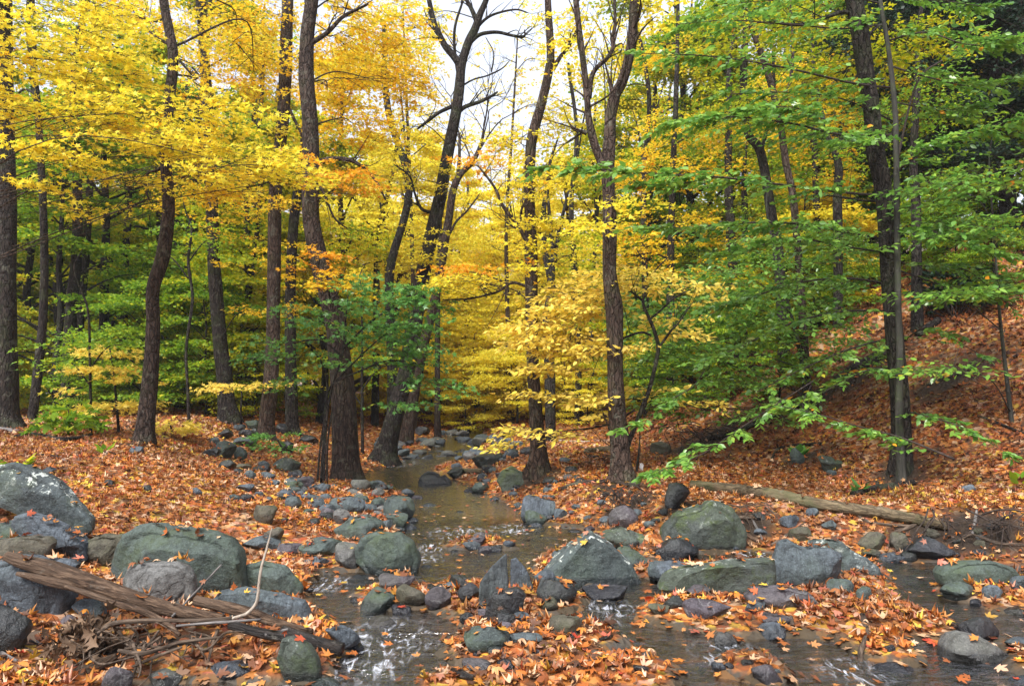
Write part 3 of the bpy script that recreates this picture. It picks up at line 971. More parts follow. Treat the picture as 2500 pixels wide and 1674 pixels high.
stone_cluster(14, (1560, 2260), (1560, 1660), (14, 36), 'kkg', "small wet stone in the right-hand shallows", "wet stones in the right shallows", 9)
stone_cluster(24, (860, 1000), (1180, 1330), (14, 40), 'gkvgl', "little rock at the left water's edge between the pool and the round boulder", "rocks at the left water edge", 10)
stone_cluster(20, (1180, 1420), (1150, 1300), (14, 36), 'gkgp', "little rock at the right water's edge beside the pool", "rocks at the right water edge", 11)
stone_cluster(16, (560, 760), (1130, 1230), (14, 34), 'gkvk', "little rock half sunk in leaves left of the biggest left trunk", "rocks sunk in leaves left of the biggest trunk", 12)

stone_cluster(18, (985, 1230), (1150, 1285), (20, 46), 'kgkp', "dark stone standing out of the upper pool of the stream", "stones in the upper pool", 13)
stone_cluster(8, (1020, 1150), (1400, 1470), (18, 40), 'kgks', "dark stone in the water left of the upright slate slabs", "stones left of the slate slabs", 14)

# the 295 largest stones stay separate; the smallest ones are one mass of gravel
n_stone = sum(1 for o in COL.objects if o.name.split('.')[0] == 'stone')
small = sorted(CLUSTERED)[:max(0, n_stone - 295)]
keys = sorted(RM)
gv, gf, gm, off = [], [], [], 0
for w_, k_, o, mk_, gi in small:
    p, f = ROCK_GEO[gi]
    gv.append(p); gf.append(f + off); gm.append(np.full(len(f), keys.index(mk_))); off += len(p)
    bpy.data.objects.remove(o, do_unlink=True)
if small:
    gravel = obj('stream_rubble', np.vstack(gv), [np.concatenate(gf)], RM[keys[0]], smooth=True)
    for kk in keys[1:]:
        gravel.data.materials.append(RM[kk])
    gravel.data.polygons.foreach_set("material_index", np.concatenate(gm).astype(np.int32))
    gravel.data.set_sharp_from_angle(angle=R(27))
    tag(gravel, "scattered gravel and pebbles along the stream and its shores", 'rubble', kind='stuff')
# ------------------------------------------------------------------ tubes: trunks, limbs, logs, sticks
def catmull(pts, n):
    pts = np.asarray(pts, float)
    if len(pts) == 2:
        t = np.linspace(0, 1, max(2, n))[:, None]
        return pts[0] * (1 - t) + pts[1] * t
    ext = np.vstack([2 * pts[0] - pts[1], pts, 2 * pts[-1] - pts[-2]])
    m = len(pts) - 1
    tt = np.linspace(0, m - 1e-6, n)
    i = tt.astype(int)
    f = (tt - i)[:, None]
    p0, p1, p2, p3 = ext[i], ext[i + 1], ext[i + 2], ext[i + 3]
    return .5 * ((2 * p1) + (-p0 + p2) * f + (2 * p0 - 5 * p1 + 4 * p2 - p3) * f ** 2 + (-p0 + 3 * p1 - 3 * p2 + p3) * f ** 3)


def tube(path, rad, sides=10, seed=0, bark=0.0, flare=0.0, cap=True, nfreq=1.0):
    """path (n,3), rad (n,) -> verts, [quads, tris]"""
    path = np.asarray(path, float); rad = np.asarray(rad, float)
    n = len(path)
    T = unit(np.gradient(path, axis=0))
    ref = np.array([0, 1.0, 0]) if abs(T[0][1]) < .9 else np.array([1.0, 0, 0])
    A = np.zeros((n, 3)); B = np.zeros((n, 3))
    a = unit(np.cross(ref, T[0]))
    for i in range(n):
        a = unit(a - T[i] * np.dot(a, T[i]))
        A[i] = a; B[i] = np.cross(T[i], a)
    ang = np.linspace(0, 2 * np.pi, sides, endpoint=False)
    ca, sa = np.cos(ang), np.sin(ang)
    r = np.repeat(rad[:, None], sides, 1)
    if bark:
        s = np.concatenate([[0], np.cumsum(np.linalg.norm(np.diff(path, axis=0), axis=1))])
        q = np.stack([np.repeat(ca[None], n, 0) * 2.6 * nfreq, np.repeat(sa[None], n, 0) * 2.6 * nfreq, np.repeat(s[:, None], sides, 1) * .6], -1)
        q2 = np.stack([np.repeat(ca[None], n, 0) * 1.1, np.repeat(sa[None], n, 0) * 1.1, np.repeat(s[:, None], sides, 1) * 1.6], -1)
        r = r * (1 + bark * fbm(q, seed, 3) + bark * .9 * vnoise(q2, seed + 9))
    if flare:
        s = np.concatenate([[0], np.cumsum(np.linalg.norm(np.diff(path, axis=0), axis=1))])
        fl = np.exp(-np.maximum(s - .3, 0) / .22)[:, None] * .75
        lob = .5 + .5 * np.cos(ang * 4 + seed) * .8 + .35 * np.cos(ang * 7 + seed * 2.1)
        r = r * (1 + flare * fl * np.clip(lob, 0, 2)[None])
    Vv = path[:, None] + A[:, None] * (r * ca[None])[..., None] + B[:, None] * (r * sa[None])[..., None]
    Vv = Vv.reshape(-1, 3)
    i = np.arange(n - 1)[:, None] * sides
    j = np.arange(sides)[None]
    j2 = (j + 1) % sides
    Q = np.stack([i + j, i + j2, i + sides + j2, i + sides + j], -1).reshape(-1, 4)
    FL = [Q]
    if cap:
        c0 = len(Vv)
        Vv = np.vstack([Vv, path[:1], path[-1:]])
        jj = np.arange(sides)
        FL.append(np.concatenate([np.stack([np.full(sides, c0), (jj + 1) % sides, jj], -1),
                                  np.stack([np.full(sides, c0 + 1), (n - 1) * sides + jj, (n - 1) * sides + (jj + 1) % sides], -1)]))
    return Vv, FL


def join(parts):
    """merge [(V, [faces...]), ...]"""
    Vs, by = [], {}
    off = 0
    for Vv, FL in parts:
        Vs.append(Vv)
        for f in FL:
            f = np.asarray(f)
            if len(f):
                by.setdefault(f.shape[1], []).append(f + off)
        off += len(Vv)
    return np.vstack(Vs), [np.concatenate(v) for v in by.values()]


M_BARK = bark_mat("bark_brown", (0.053, 0.034, 0.026), (0.105, 0.071, 0.055), moss=.15, plates=.75)
M_BARK_D = bark_mat("bark_dark", (0.022, 0.017, 0.015), (0.053, 0.042, 0.036), moss=.2, plates=.75)
M_BARK_G = bark_mat("bark_beech_grey", (0.036, 0.035, 0.030), (0.068, 0.066, 0.056), scale=3, strength=.25, moss=.4)
M_BARK_R = bark_mat("bark_red_brown", (0.046, 0.031, 0.025), (0.093, 0.065, 0.053), moss=.1, plates=.75)
M_TWIG = bark_mat("twig_bark", (.035, .026, .022), (.075, .055, .045), strength=.3)
M_DRIFT = bark_mat("driftwood", (.075, .046, .03), (.18, .12, .08), scale=12, strength=.9)
M_LOG = bark_mat("weathered_log", (.10, .075, .045), (.20, .155, .095), scale=7, moss=.3)
M_ROT = bark_mat("rotten_wood", (.06, .038, .024), (.15, .10, .065), scale=14, strength=1.2)
M_WETW = bark_mat("wet_black_wood", (.012, .010, .009), (.035, .027, .022), rough=.35)
M_PALE = bark_mat("pale_bare_stick", (.30, .25, .20), (.48, .42, .35), strength=.4)
M_STICK = bark_mat("brown_stick", (.065, .045, .032), (.15, .11, .08), strength=.6)
M_GSTICK = bark_mat("grey_stick", (.12, .11, .105), (.24, .22, .21), strength=.6)

WOOD_GEO = []


def ground_path(px_pts, lift=0.5, rpx=8, Y=None):
    """pixel polyline laid on the ground: each point where its bottom edge meets the ground"""
    out = []
    for p in px_pts:
        if len(p) > 2 and p[2] is not None:
            out.append(P(p[0], p[1], p[2]))
        else:
            g = G(p[0], p[1] + rpx * lift)
            out.append(P(p[0], p[1], g[1]))
    return np.array(out)


def wood(name, cat, label, px, w, mat, sides=9, bark=.10, lift=.5, extra=None, group=None, n=None, jag=0.0):
    """w: list of pixel widths along the stick"""
    w = np.asarray(w, float)
    pts = ground_path(px, lift, w.mean() * .8)
    wr = np.interp(np.linspace(0, 1, len(pts)), np.linspace(0, 1, len(w)), w)
    rad = np.array([a / 2 * p[1] / F for a, p in zip(wr, pts)])
    n = n or max(14, 6 * len(pts))
    path = catmull(pts, n)
    rr = np.interp(np.linspace(0, 1, n), np.linspace(0, 1, len(rad)), rad)
    rr = rr * (1 + .10 * vnoise(np.stack([np.linspace(0, 6, n), np.zeros(n), np.full(n, len(label) * .7)], -1), 7))
    if jag:
        path = path + jag * rr.mean() * np.random.default_rng(len(label)).normal(size=path.shape)
    parts = [tube(path, rr, sides, seed=len(label), bark=bark)]
    for e in (extra or []):
        ep, ew = e
        pp = ground_path(ep, lift, 4)
        er = np.array([a / 2 * p[1] / F for a, p in zip(np.interp(np.linspace(0, 1, len(pp)), np.linspace(0, 1, len(ew)), ew), pp)])
        m = max(8, 4 * len(pp))
        parts.append(tube(catmull(pp, m), np.interp(np.linspace(0, 1, m), np.linspace(0, 1, len(er)), er), 7, seed=3, bark=bark))
    Vv, FL = join(parts)
    mid = pts[len(pts) // 2]
    org = np.array((mid[0], mid[1], hz(mid[0], mid[1])))
    # local Z runs along the wood so that its grain follows it
    rot = Vector(pts[-1] - pts[0]).to_track_quat('Z', 'Y')
    Rm = np.array(rot.to_matrix())
    o = obj(name, (Vv - org) @ Rm, FL, mat, smooth=True)
    o.location = org
    o.rotation_euler = rot.to_euler()
    tag(o, label, cat, group)
    WOOD_GEO.append((Vv, FL))
    return o


# driftwood pile, lower left
wood('driftwood_log', 'log', "long weathered driftwood log with a forked end on the left debris pile",
     [(15, 1356, 5.0), (60, 1372, 5.0), (128, 1391, 5.0), (256, 1437, 4.95), (366, 1473, 4.9), (457, 1495, 4.85), (545, 1508, 4.8)], [22, 34, 40, 40, 36, 30, 16], M_DRIFT, 16, .16,
     extra=[([(42, 1399, 4.97), (90, 1410, 4.95), (146, 1424, 4.93), (230, 1440, 4.95)], [10, 20, 24, 20])], n=60)
wood('driftwood_branch', 'branch', "curving bare branch propped under the long driftwood log",
     [(160, 1431, 4.8), (220, 1450, 4.75), (285, 1473, 4.7), (348, 1491, 4.66), (406, 1521, 4.6), (440, 1550, 4.55)], [10, 14, 15, 16, 15, 8], M_DRIFT, 10, .12)
wood('driftwood_log', 'log', "shorter driftwood log pointing at the stream in front of the smooth oval boulder",
     [(478, 1466, 4.95), (550, 1481, 4.9), (622, 1500, 4.85), (695, 1526, 4.8), (763, 1541, 4.75)], [24, 28, 27, 24, 14], M_DRIFT, 14, .16, n=40)
wood('wet_log', 'log', "black wet log end lying in the water beside the flat-topped grey stone", [(690, 1536, 4.75), (740, 1556, 4.72), (790, 1573, 4.7), (836, 1586, 4.68)], [22, 28, 30, 30], M_WETW, 12, .12)
wood('wet_log', 'log', "dark wet log buried in leaves under the shorter driftwood log", [(560, 1524, 4.6), (640, 1545, 4.58), (725, 1561, 4.55)], [20, 24, 22], M_WETW, 12, .12)
wood('stick', 'stick', "straight grey stick leaning up against the rounded pale boulder", [(420, 1505, 4.8), (480, 1442, 5.0), (540, 1378, 5.2)], [6, 5, 4], M_GSTICK, 7, .05)
wood('upright_stick', 'stick', "bare pale stick standing upright in the debris pile",
     [(564, 1510, 4.72), (600, 1498, 4.74), (617, 1484, 4.75), (628, 1464, 4.76), (632, 1425, 4.78), (638, 1385, 4.8), (652, 1335, 4.83), (664, 1288, 4.86)], [8, 8, 9, 8, 7, 6, 5, 3], M_PALE, 8, .06)
wood('stick', 'stick', "dark crooked branch running level across the debris pile", [(566, 1508, 4.66), (500, 1514, 4.62), (403, 1514, 4.6), (330, 1516, 4.55), (275, 1522, 4.5), (238, 1545, 4.42)], [10, 11, 11, 12, 12, 8], M_STICK, 8, .14)
wood('stick', 'stick', "thin pale-tipped stick just under the level dark branch", [(430, 1527, 4.55), (530, 1519, 4.58), (637, 1511, 4.62)], [5, 7, 5], M_GSTICK, 7, .08)
wood('stick', 'stick', "curved brown branch arching over the hollow of the debris pile", [(289, 1587, 4.35), (348, 1594, 4.32), (400, 1580, 4.35), (439, 1568, 4.4), (500, 1559, 4.42), (545, 1554, 4.45)], [8, 11, 10, 10, 8, 5], M_STICK, 8, .1)
wood('stick', 'stick', "straight brown stick slanting below the arching branch", [(320, 1628, 4.28), (380, 1602, 4.3), (445, 1578, 4.35)], [6, 8, 6], M_STICK, 7, .08)
wood('rotten_log', 'log', "crumbling rotten log slanting up from the bottom left edge", [(110, 1690, 4.25), (170, 1660, 4.3), (225, 1632, 4.35), (285, 1600, 4.4)], [26, 36, 34, 16], M_ROT, 16, .3, n=40)
wood('stick', 'stick', "thin level stick along the bottom pool of the left debris", [(286, 1634), (350, 1640), (452, 1638)], [6, 8, 5], M_STICK, 7, .08)
wood('stick', 'stick', "grey stick poking from leaves right of the dark round boulder", [(48, 1553), (75, 1560), (102, 1573)], [9, 9, 7], M_GSTICK, 8, .08)
wood('stick', 'stick', "thick grey stick at the bottom left edge below the dark round boulder", [(-40, 1570), (0, 1592), (42, 1614)], [12, 12, 8], M_GSTICK, 8, .08)
wood('stick', 'stick', "dark thin stick in leaves below the grey one at the lower left", [(44, 1572), (75, 1588), (102, 1603)], [6, 7, 5], M_STICK, 7, .08)
wood('stick', 'stick', "short silvery stick end above the mossy leaf-topped boulder", [(646, 1549, 4.55), (675, 1544, 4.58), (704, 1537, 4.6)], [8, 11, 10], M_GSTICK, 8, .06)
wood('stick', 'stick', "dark stick crossing steeply through the debris hollow", [(388, 1539, 4.5), (360, 1575, 4.4), (332, 1610, 4.3)], [6, 8, 6], M_STICK, 7, .08)
for k, (a, b) in enumerate([((250, 1548), (330, 1530)), ((300, 1560), (420, 1545)), ((205, 1585), (270, 1560)), ((360, 1620), (480, 1600)), ((460, 1540), (540, 1570)),
                            ((236, 1600), (262, 1562)), ((500, 1585), (560, 1600)), ((270, 1615), (350, 1606)), ((390, 1590), (470, 1570)), ((600, 1530), (650, 1560)), ((620, 1600), (655, 1555))]):
    g0, g1 = G(a[0], a[1] + 4), G(b[0], b[1] + 4)
    wood('twig', 'twig', "thin broken twig in the dark hollow of the left debris pile", [(a[0], a[1], g0[1] - .03), ((a[0] + b[0]) / 2, (a[1] + b[1]) / 2 - 6, (g0[1] + g1[1]) / 2), (b[0], b[1], g1[1])], [3, 5, 3], M_STICK, 5, .08, group='twigs of the left debris pile')
# right side
wood('fallen_log', 'log', "long straight fallen trunk lying on the right bank above the shaded stones",
     [(1688, 1182), (1780, 1193), (1884, 1207), (2012, 1232), (2140, 1250), (2240, 1268), (2310, 1284)], [20, 26, 27, 28, 28, 27, 18], M_LOG, 18, .17, n=90, lift=.6, jag=.07, extra=[([(1905, 1212), (1912, 1192)], [9, 5]), ([(2075, 1240), (2090, 1222)], [8, 4])])
wood('fallen_log', 'log', "short dark log with an upright stub at the foot of the slim grey beech",
     [(2082, 1204), (2140, 1194), (2190, 1186), (2232, 1177)], [12, 20, 20, 14], M_BARK_D, 12, .2, extra=[([(2138, 1196), (2142, 1176)], [8, 6])], n=30)
for px, w_, mt, lb in [
    ([(2089, 1254), (2110, 1268), (2140, 1277), (2217, 1284), (2245, 1278)], [5, 7, 7, 8, 5], M_STICK, "curved root-like stick hanging below the fallen trunk"),
    ([(2240, 1277), (2212, 1290), (2183, 1301), (2172, 1325), (2164, 1345)], [8, 9, 9, 7, 6], M_STICK, "crooked dark branch bending down to the side channel from the fallen trunk"),
    ([(2385, 1246), (2380, 1275), (2373, 1306)], [7, 8, 7], M_GSTICK, "short pale stick standing in the shadowed root bank at the right"),
    ([(2340, 1318), (2372, 1306), (2440, 1326), (2500, 1330), (2580, 1338)], [6, 9, 9, 8, 7], M_STICK, "bare root arching out over the side channel at the right edge"),
    ([(1812, 1294), (1832, 1310), (1852, 1323)], [8, 10, 8], M_DRIFT, "pale split stick right of the large mossy boulder"),
    ([(1836, 1268), (1850, 1292), (1862, 1318)], [5, 6, 4], M_GSTICK, "thin grey stick curving down right of the large mossy boulder"),
    ([(1884, 1330), (1925, 1303), (1968, 1273)], [7, 7, 4], M_STICK, "dark straight stick leaning behind the angular grey boulder"),
    ([(1800, 1264), (1840, 1262), (1850, 1266)], [8, 12, 9], M_DRIFT, "stub of broken wood beside the top of the large mossy boulder"),
    ([(2106, 1500), (2113, 1522), (2119, 1545), (2108, 1572), (2101, 1592), (2103, 1630)], [13, 17, 15, 15, 15, 16], M_STICK, "crooked thick stick lying down the main leaf bar into the shallows"),
    ([(1931, 1505), (1934, 1522), (1938, 1541)], [9, 11, 8], M_STICK, "short dark stub of a branch on the main leaf bar"),
    ([(2040, 930), (2095, 898), (2160, 862)], [20, 30, 26], M_BARK_D, "dark thick log lying uphill behind the two right trunks"),
    ([(1950, 992), (1980, 972), (2006, 955)], [14, 18, 16], M_BARK_D, "dark log end on the hillside left of the right trunks"),
    ([(2240, 818), (2265, 800), (2292, 780)], [18, 22, 16], M_BARK_D, "dark log high on the hillside below the rhododendron"),
    ([(1880, 1128), (1892, 1105), (1908, 1093), (1960, 1086), (2006, 1083)], [4, 7, 8, 9, 7], M_BARK_D, "bent dark branch lying on the hillside above the dark mossy rock"),
    ([(2262, 940), (2300, 926), (2345, 912)], [5, 9, 6], M_BARK_D, "dark branch on the upper right leaf slope"),
    ([(2380, 1012), (2430, 1030), (2500, 1058)], [5, 7, 7], M_BARK_D, "thin branch sloping down to the right edge of the leaf hillside"),
    ([(1720, 1072), (1790, 1058), (1850, 1030), (1905, 1012)], [10, 14, 12, 8], M_BARK_D, "dark log in the brush pile on the slope"),
    ([(1124, 1147), (1150, 1150), (1182, 1149)], [10, 14, 14], M_LOG, "short drifted log lying across the upper stream"),
    ([(1082, 1081), (1120, 1072), (1165, 1064)], [5, 8, 5], M_STICK, "long thin log at the far end of the stream"),
    ([(1102, 1080), (1120, 1083), (1140, 1088)], [7, 9, 8], M_STICK, "short log under the long thin one at the far end of the stream"),
    ([(1365, 1194), (1400, 1184), (1434, 1177), (1500, 1175), (1530, 1185)], [8, 12, 12, 12, 9], M_BARK, "twisted fallen branch left of the foot of the forked maple"),
    ([(1300, 1180), (1350, 1176), (1400, 1168)], [5, 8, 6], M_BARK_D, "dark branch on leaves right of the leaning right-bank trunk"),
    ([(1432, 1102), (1465, 1100), (1500, 1097)], [16, 20, 18], M_LOG, "thick cut log behind the forked maple"),
    ([(1320, 1070), (1400, 1078), (1496, 1076)], [5, 6, 6], M_PALE, "white birch pole lying behind the forked maple"),
    ([(1380, 1108), (1440, 1114), (1500, 1116)], [6, 8, 6], M_BARK_D, "dark pole below the thick cut log"),
    ([(1058, 1272), (1066, 1258), (1070, 1244), (1075, 1228)], [10, 14, 9, 6], M_ROT, "brown stub of wood standing in the stream"),
    ([(1320, 1312), (1350, 1317), (1382, 1323)], [6, 9, 6], M_WETW, "black stick lying in the riffle above the pyramid boulder"),
    ([(1464, 1560), (1490, 1553), (1515, 1545)], [7, 10, 6], M_WETW, "black stick on the near leaf bar pointing at the shallows"),
    ([(1102, 1636), (1125, 1645), (1156, 1655)], [16, 22, 16], M_WETW, "charred-looking chunk of wood at the bottom of the stream"),
    ([(78, 1058), (110, 1066), (142, 1072), (185, 1070), (222, 1064)], [9, 12, 12, 13, 14], M_BARK_D, "mossy grey log lying between the left edge trunk and the curved trunk"),
    ([(-40, 1046), (0, 1048), (45, 1053)], [10, 14, 10], M_GSTICK, "pale weathered log at the foot of the left edge trunk"),
    ([(40, 1068), (60, 1060), (75, 1048)], [14, 12, 6], M_BARK_D, "dark broken branch stub on the mossy grey log"),
    ([(85, 1112), (115, 1112), (148, 1118)], [6, 10, 8], M_BARK_D, "short dark branch in leaves on the left slope"),
    ([(247, 1102), (272, 1107), (300, 1116)], [5, 8, 5], M_BARK_D, "thin dark branch left of the curved trunk roots"),
    ([(545, 1078), (556, 1060), (571, 1040)], [3, 4, 3], M_STICK, "thin stick leaning on the rocks by the dark straight trunk"),
    ([(700, 1078), (735, 1062), (772, 1040)], [5, 5, 3], M_GSTICK, "thin bleached branch rising among the stems by the leaning trunk"),
]:
    wood('stick' if max(w_) < 12 else 'log', 'stick' if max(w_) < 12 else 'log', lb, px, w_, mt, 9 if max(w_) < 12 else 12, .14)

# roots hanging from the shaded bank on the right, and the upturned root plate
def root_mass(label, px, py, wpx, hpx, n, seed, mat):
    r_ = np.random.default_rng(seed)
    g = G(px, py + hpx * .5)
    c = P(px, py, g[1])
    sc = c[1] / F
    parts = []
    for k in range(n):
        a = c + np.array([r_.uniform(-.5, .5) * wpx * sc, r_.uniform(-.1, .25), r_.uniform(.0, .5) * hpx * sc])
        pts = [a]
        d = unit(np.array([r_.normal(), -.6 + .3 * r_.normal(), -.5 + .5 * r_.normal()]))
        for q in range(4):
            d = unit(d + .3 * r_.normal(size=3) + np.array([0, 0, -.1]))
            pts.append(pts[-1] + d * wpx * sc * .13)
        r0 = r_.uniform(.003, .011)
        parts.append(tube(catmull(pts, 12), np.linspace(r0, r0 * .35, 12), 6, seed=k, bark=.1))
    Vv, FL = join(parts)
    o = obj('root_mass', Vv, FL, mat, origin=(c[0], c[1], hz(c[0], c[1])), smooth=True)
    tag(o, label, 'roots')
    WOOD_GEO.append((Vv, FL))


root_mass("tangle of dark bare roots on the shaded bank at the right edge", 2400, 1285, 260, 90, 34, 1, M_TWIG)
root_mass("upturned clump of roots on the right bank above the dark purple block", 1525, 1215, 90, 60, 40, 2, M_TWIG)
root_mass("brush pile of dark twigs on the lower hillside slope", 1720, 1065, 200, 60, 60, 3, M_TWIG)
root_mass("snarl of thin roots beside the large mossy boulder", 1830, 1262, 110, 60, 22, 4, M_STICK)
root_mass("tangle of broken sticks in the middle of the left debris pile", 340, 1585, 330, 70, 30, 5, M_STICK)
# ------------------------------------------------------------------ leaves
def fan(poly, centre):
    Vv = np.vstack([[centre], poly])
    n = len(poly)
    T = np.array([[0, i + 1, (i + 1) % n + 1] for i in range(n)])
    return np.array([[a, b, 0] for a, b in Vv], float), T


_half = [(.09, -.02), (.36, .0), (.21, .17), (.36, .24), (.53, .47), (.33, .45), (.14, .41), (.20, .62)]
MAPLE_HI = fan([(0, 0)] + _half + [(0, .92)] + [(-a, b) for a, b in _half[::-1]], (0, .28))
_h2 = [(.36, .0), (.19, .19), (.52, .46), (.14, .43)]
MAPLE_MID = fan([(0, 0)] + _h2 + [(0, .9)] + [(-a, b) for a, b in _h2[::-1]], (0, .28))
MAPLE_LO = (np.array([(0, 0, 0), (.47, .22, 0), (.17, .40, 0), (0, .92, 0), (-.17, .40, 0), (-.47, .22, 0)], float),
            np.array([[0, 1, 2, 3], [0, 3, 4, 5]]))
OVATE = (np.array([(0, 0, 0), (.22, .24, .03), (.25, .52, .035), (0, 1, -.03), (-.25, .52, .035), (-.22, .24, .03)], float),
         np.array([[0, 1, 2, 3], [0, 3, 4, 5]]))
KITE = (np.array([(0, 0, 0), (.36, .42, .0), (0, .92, 0), (-.36, .42, .0)], float), np.array([[0, 1, 2, 3]]))


def leaves(tmpl, pos, axis, nrm, size, curl=None, tint=None):
    """instances of a leaf template -> V, [F], tint per face"""
    T, Fc = tmpl
    n = len(pos)
    y = unit(axis)
    z = unit(nrm - y * np.sum(nrm * y, -1, keepdims=True))
    x = np.cross(y, z)
    tz = np.repeat(T[None, :, 2], n, 0)
    if curl is not None:
        r2 = T[:, 0] ** 2 * 2.2 + (T[:, 1] - .3) ** 2 * .9
        tz = tz + curl[:, None] * r2[None]
    sz = np.asarray(size).reshape(-1, 1, 1) * np.ones((n, 1, 1))
    Vv = pos[:, None] + sz * (x[:, None] * T[None, :, :1] + y[:, None] * T[None, :, 1:2] + z[:, None] * tz[..., None])
    F_ = (Fc[None] + (np.arange(n) * len(T))[:, None, None]).reshape(-1, Fc.shape[1])
    tt = None if tint is None else np.repeat(tint, len(Fc))
    return Vv.reshape(-1, 3), [F_], tt


def sprays(blobs, tmpl, size, r_, origin=None, per=16, Ls=.6, droop=.12, tilt=.42, tier=.24, twigs=True, curl=.35, slope=0.0, tintf=None, twig_r=.004, side_twigs=True, mult=1.0):
    """blobs: [(centre, (rx,ry,rz), n leaves)].  Flat tiers of leafy twigs, as maple and beech carry them.
    returns leaf (V,F,tint) and twig (V,F) or None"""
    P_, A_, N_, T_ = [], [], [], []
    tw = []
    for c, rad, nl in blobs:
        c = np.asarray(c, float); rad = np.asarray(rad, float)
        ns = max(1, int(nl * mult / per))
        q = r_.normal(size=(ns, 3)); q = unit(q) * (r_.uniform(0, 1, (ns, 1)) ** (1 / 3))
        nt_ = max(1, int(2 * rad[2] / tier))
        zt = (np.floor((q[:, 2] * .5 + .5) * nt_) + .5) / nt_ * 2 - 1
        q[:, 2] = zt + r_.normal(0, .12 / nt_, ns)
        s = c + q * rad
        if origin is not None:
            out = unit((s - origin) * np.array([1, 1, 0]))
            base = np.arctan2(out[:, 1], out[:, 0])
            az = base + r_.normal(0, .7, ns)
        else:
            az = r_.uniform(0, 2 * np.pi, ns)
        d = np.stack([np.cos(az), np.sin(az), r_.normal(slope, .13, ns)], -1)
        L_ = Ls * r_.uniform(.6, 1.25, ns)
        side = np.stack([-np.sin(az), np.cos(az), r_.normal(0, .1, ns)], -1)
        t = r_.uniform(.08, 1.0, (ns, per))
        lat = r_.uniform(-1, 1, (ns, per)) * .42 * (1.05 - t * .75)
        t[:, 0] = 1.0; lat[:, 0] = 0
        pos = (s[:, None] + d[:, None] * (t * L_[:, None])[..., None] + side[:, None] * (lat * L_[:, None])[..., None])
        pos[..., 2] -= droop * (t ** 2) * L_[:, None] + .25 * droop * np.abs(lat) * L_[:, None]
        pos += r_.normal(0, .018, pos.shape)
        ax = d[:, None] * .8 + side[:, None] * np.sign(lat)[..., None] * .75 + r_.normal(0, .35, pos.shape)
        ax[..., 2] -= .22
        nm = np.array([0, 0, 1.0]) + r_.normal(0, tilt, pos.shape)
        P_.append(pos.reshape(-1, 3)); A_.append(ax.reshape(-1, 3)); N_.append(nm.reshape(-1, 3))
        tb = np.repeat(r_.normal(0, .13, ns)[:, None], per, 1) + r_.normal(0, .16, (ns, per))
        T_.append(tb.ravel())
        if twigs:
            tt = np.linspace(0, 1, 4)
            for k in range(ns):
                pth = s[k] + d[k] * (tt * L_[k])[:, None]
                pth[:, 2] -= droop * tt ** 2 * L_[k]
                tw.append(tube(pth, np.linspace(twig_r, twig_r * .35, 4), 3, cap=False))
                if side_twigs:
                    for sg in (-1, 1):
                        p0 = pth[1]
                        p1 = p0 + (d[k] * .28 + side[k] * sg * .32) * L_[k]
                        tw.append(tube(np.array([p0, (p0 + p1) / 2, p1]), np.array([.6, .45, .25]) * twig_r, 3, cap=False))
    pos = np.vstack(P_); ax = np.vstack(A_); nm = np.vstack(N_)
    tint = .5 + np.concatenate(T_)
    if tintf is not None:
        tint = tint + tintf(pos)
    n = len(pos)
    lv = leaves(tmpl, pos, ax, nm, size * r_.uniform(.65, 1.2, n), curl * r_.normal(.3, .8, n), np.clip(tint, 0, 1))
    return lv, (join(tw) if tw else None)


# colours of the foliage (leaf colour runs along "tint")
M_YEL = leaf_mat("leaf_yellow_maple", [(0, (.42, .46, .03)), (.25, (.74, .66, .045)), (.6, (.86, .71, .055)), (.88, (.86, .62, .035)), (1, (.76, .40, .02))], .5)
M_LEM = leaf_mat("leaf_lemon", [(0, (.58, .60, .05)), (.3, (.84, .76, .07)), (.7, (.90, .80, .10)), (1, (.88, .64, .05))], .55)
M_GOLD = leaf_mat("leaf_golden", [(0, (.62, .56, .03)), (.35, (.84, .64, .035)), (.75, (.84, .52, .022)), (1, (.70, .29, .014))], .5)
M_ORG = leaf_mat("leaf_orange", [(0, (.80, .52, .03)), (.5, (.76, .36, .02)), (1, (.58, .18, .012))], .42)
M_LIME = leaf_mat("leaf_yellow_green", [(0, (.12, .25, .015)), (.35, (.30, .39, .018)), (.65, (.56, .53, .02)), (1, (.78, .58, .02))], .5)
M_GRN = leaf_mat("leaf_green", [(0, (.065, .17, .02)), (.35, (.16, .31, .025)), (.7, (.32, .46, .025)), (1, (.62, .56, .025))], .5)
M_DGRN = leaf_mat("leaf_sapling_green", [(0, (.055, .18, .04)), (.5, (.12, .32, .065)), (.85, (.22, .42, .06)), (1, (.6, .42, .02))], .45, rough=.34, spec=.6)
M_BEECH = leaf_mat("leaf_beech_green", [(0, (.06, .17, .025)), (.45, (.14, .31, .045)), (.82, (.27, .46, .06)), (.95, (.45, .44, .03)), (1, (.68, .28, .02))], .42, rough=.32, spec=.8)
M_BYEL = leaf_mat("leaf_beech_yellow", [(0, (.52, .50, .07)), (.3, (.80, .64, .085)), (.75, (.88, .70, .15)), (1, (.80, .50, .07))], .48)
M_RHODO = leaf_mat("leaf_evergreen", [(0, (.010, .028, .018)), (.6, (.022, .055, .035)), (1, (.045, .09, .06))], .1, rough=.28, spec=.5)
M_HEM = leaf_mat("leaf_hemlock", [(0, (.010, .026, .018)), (.6, (.022, .05, .03)), (1, (.045, .085, .04))], .15)


def crown_parts(root, lv, tw, mat, name='crown', label=None):
    Vv, FL, tt = lv
    c = obj(name, Vv, FL, mat, parent=root, tint=tt)
    if label: c['label'] = label
    if tw is not None:
        Vt, Ft = tw
        obj('twigs', Vt, Ft, M_TWIG, parent=c)
    return c


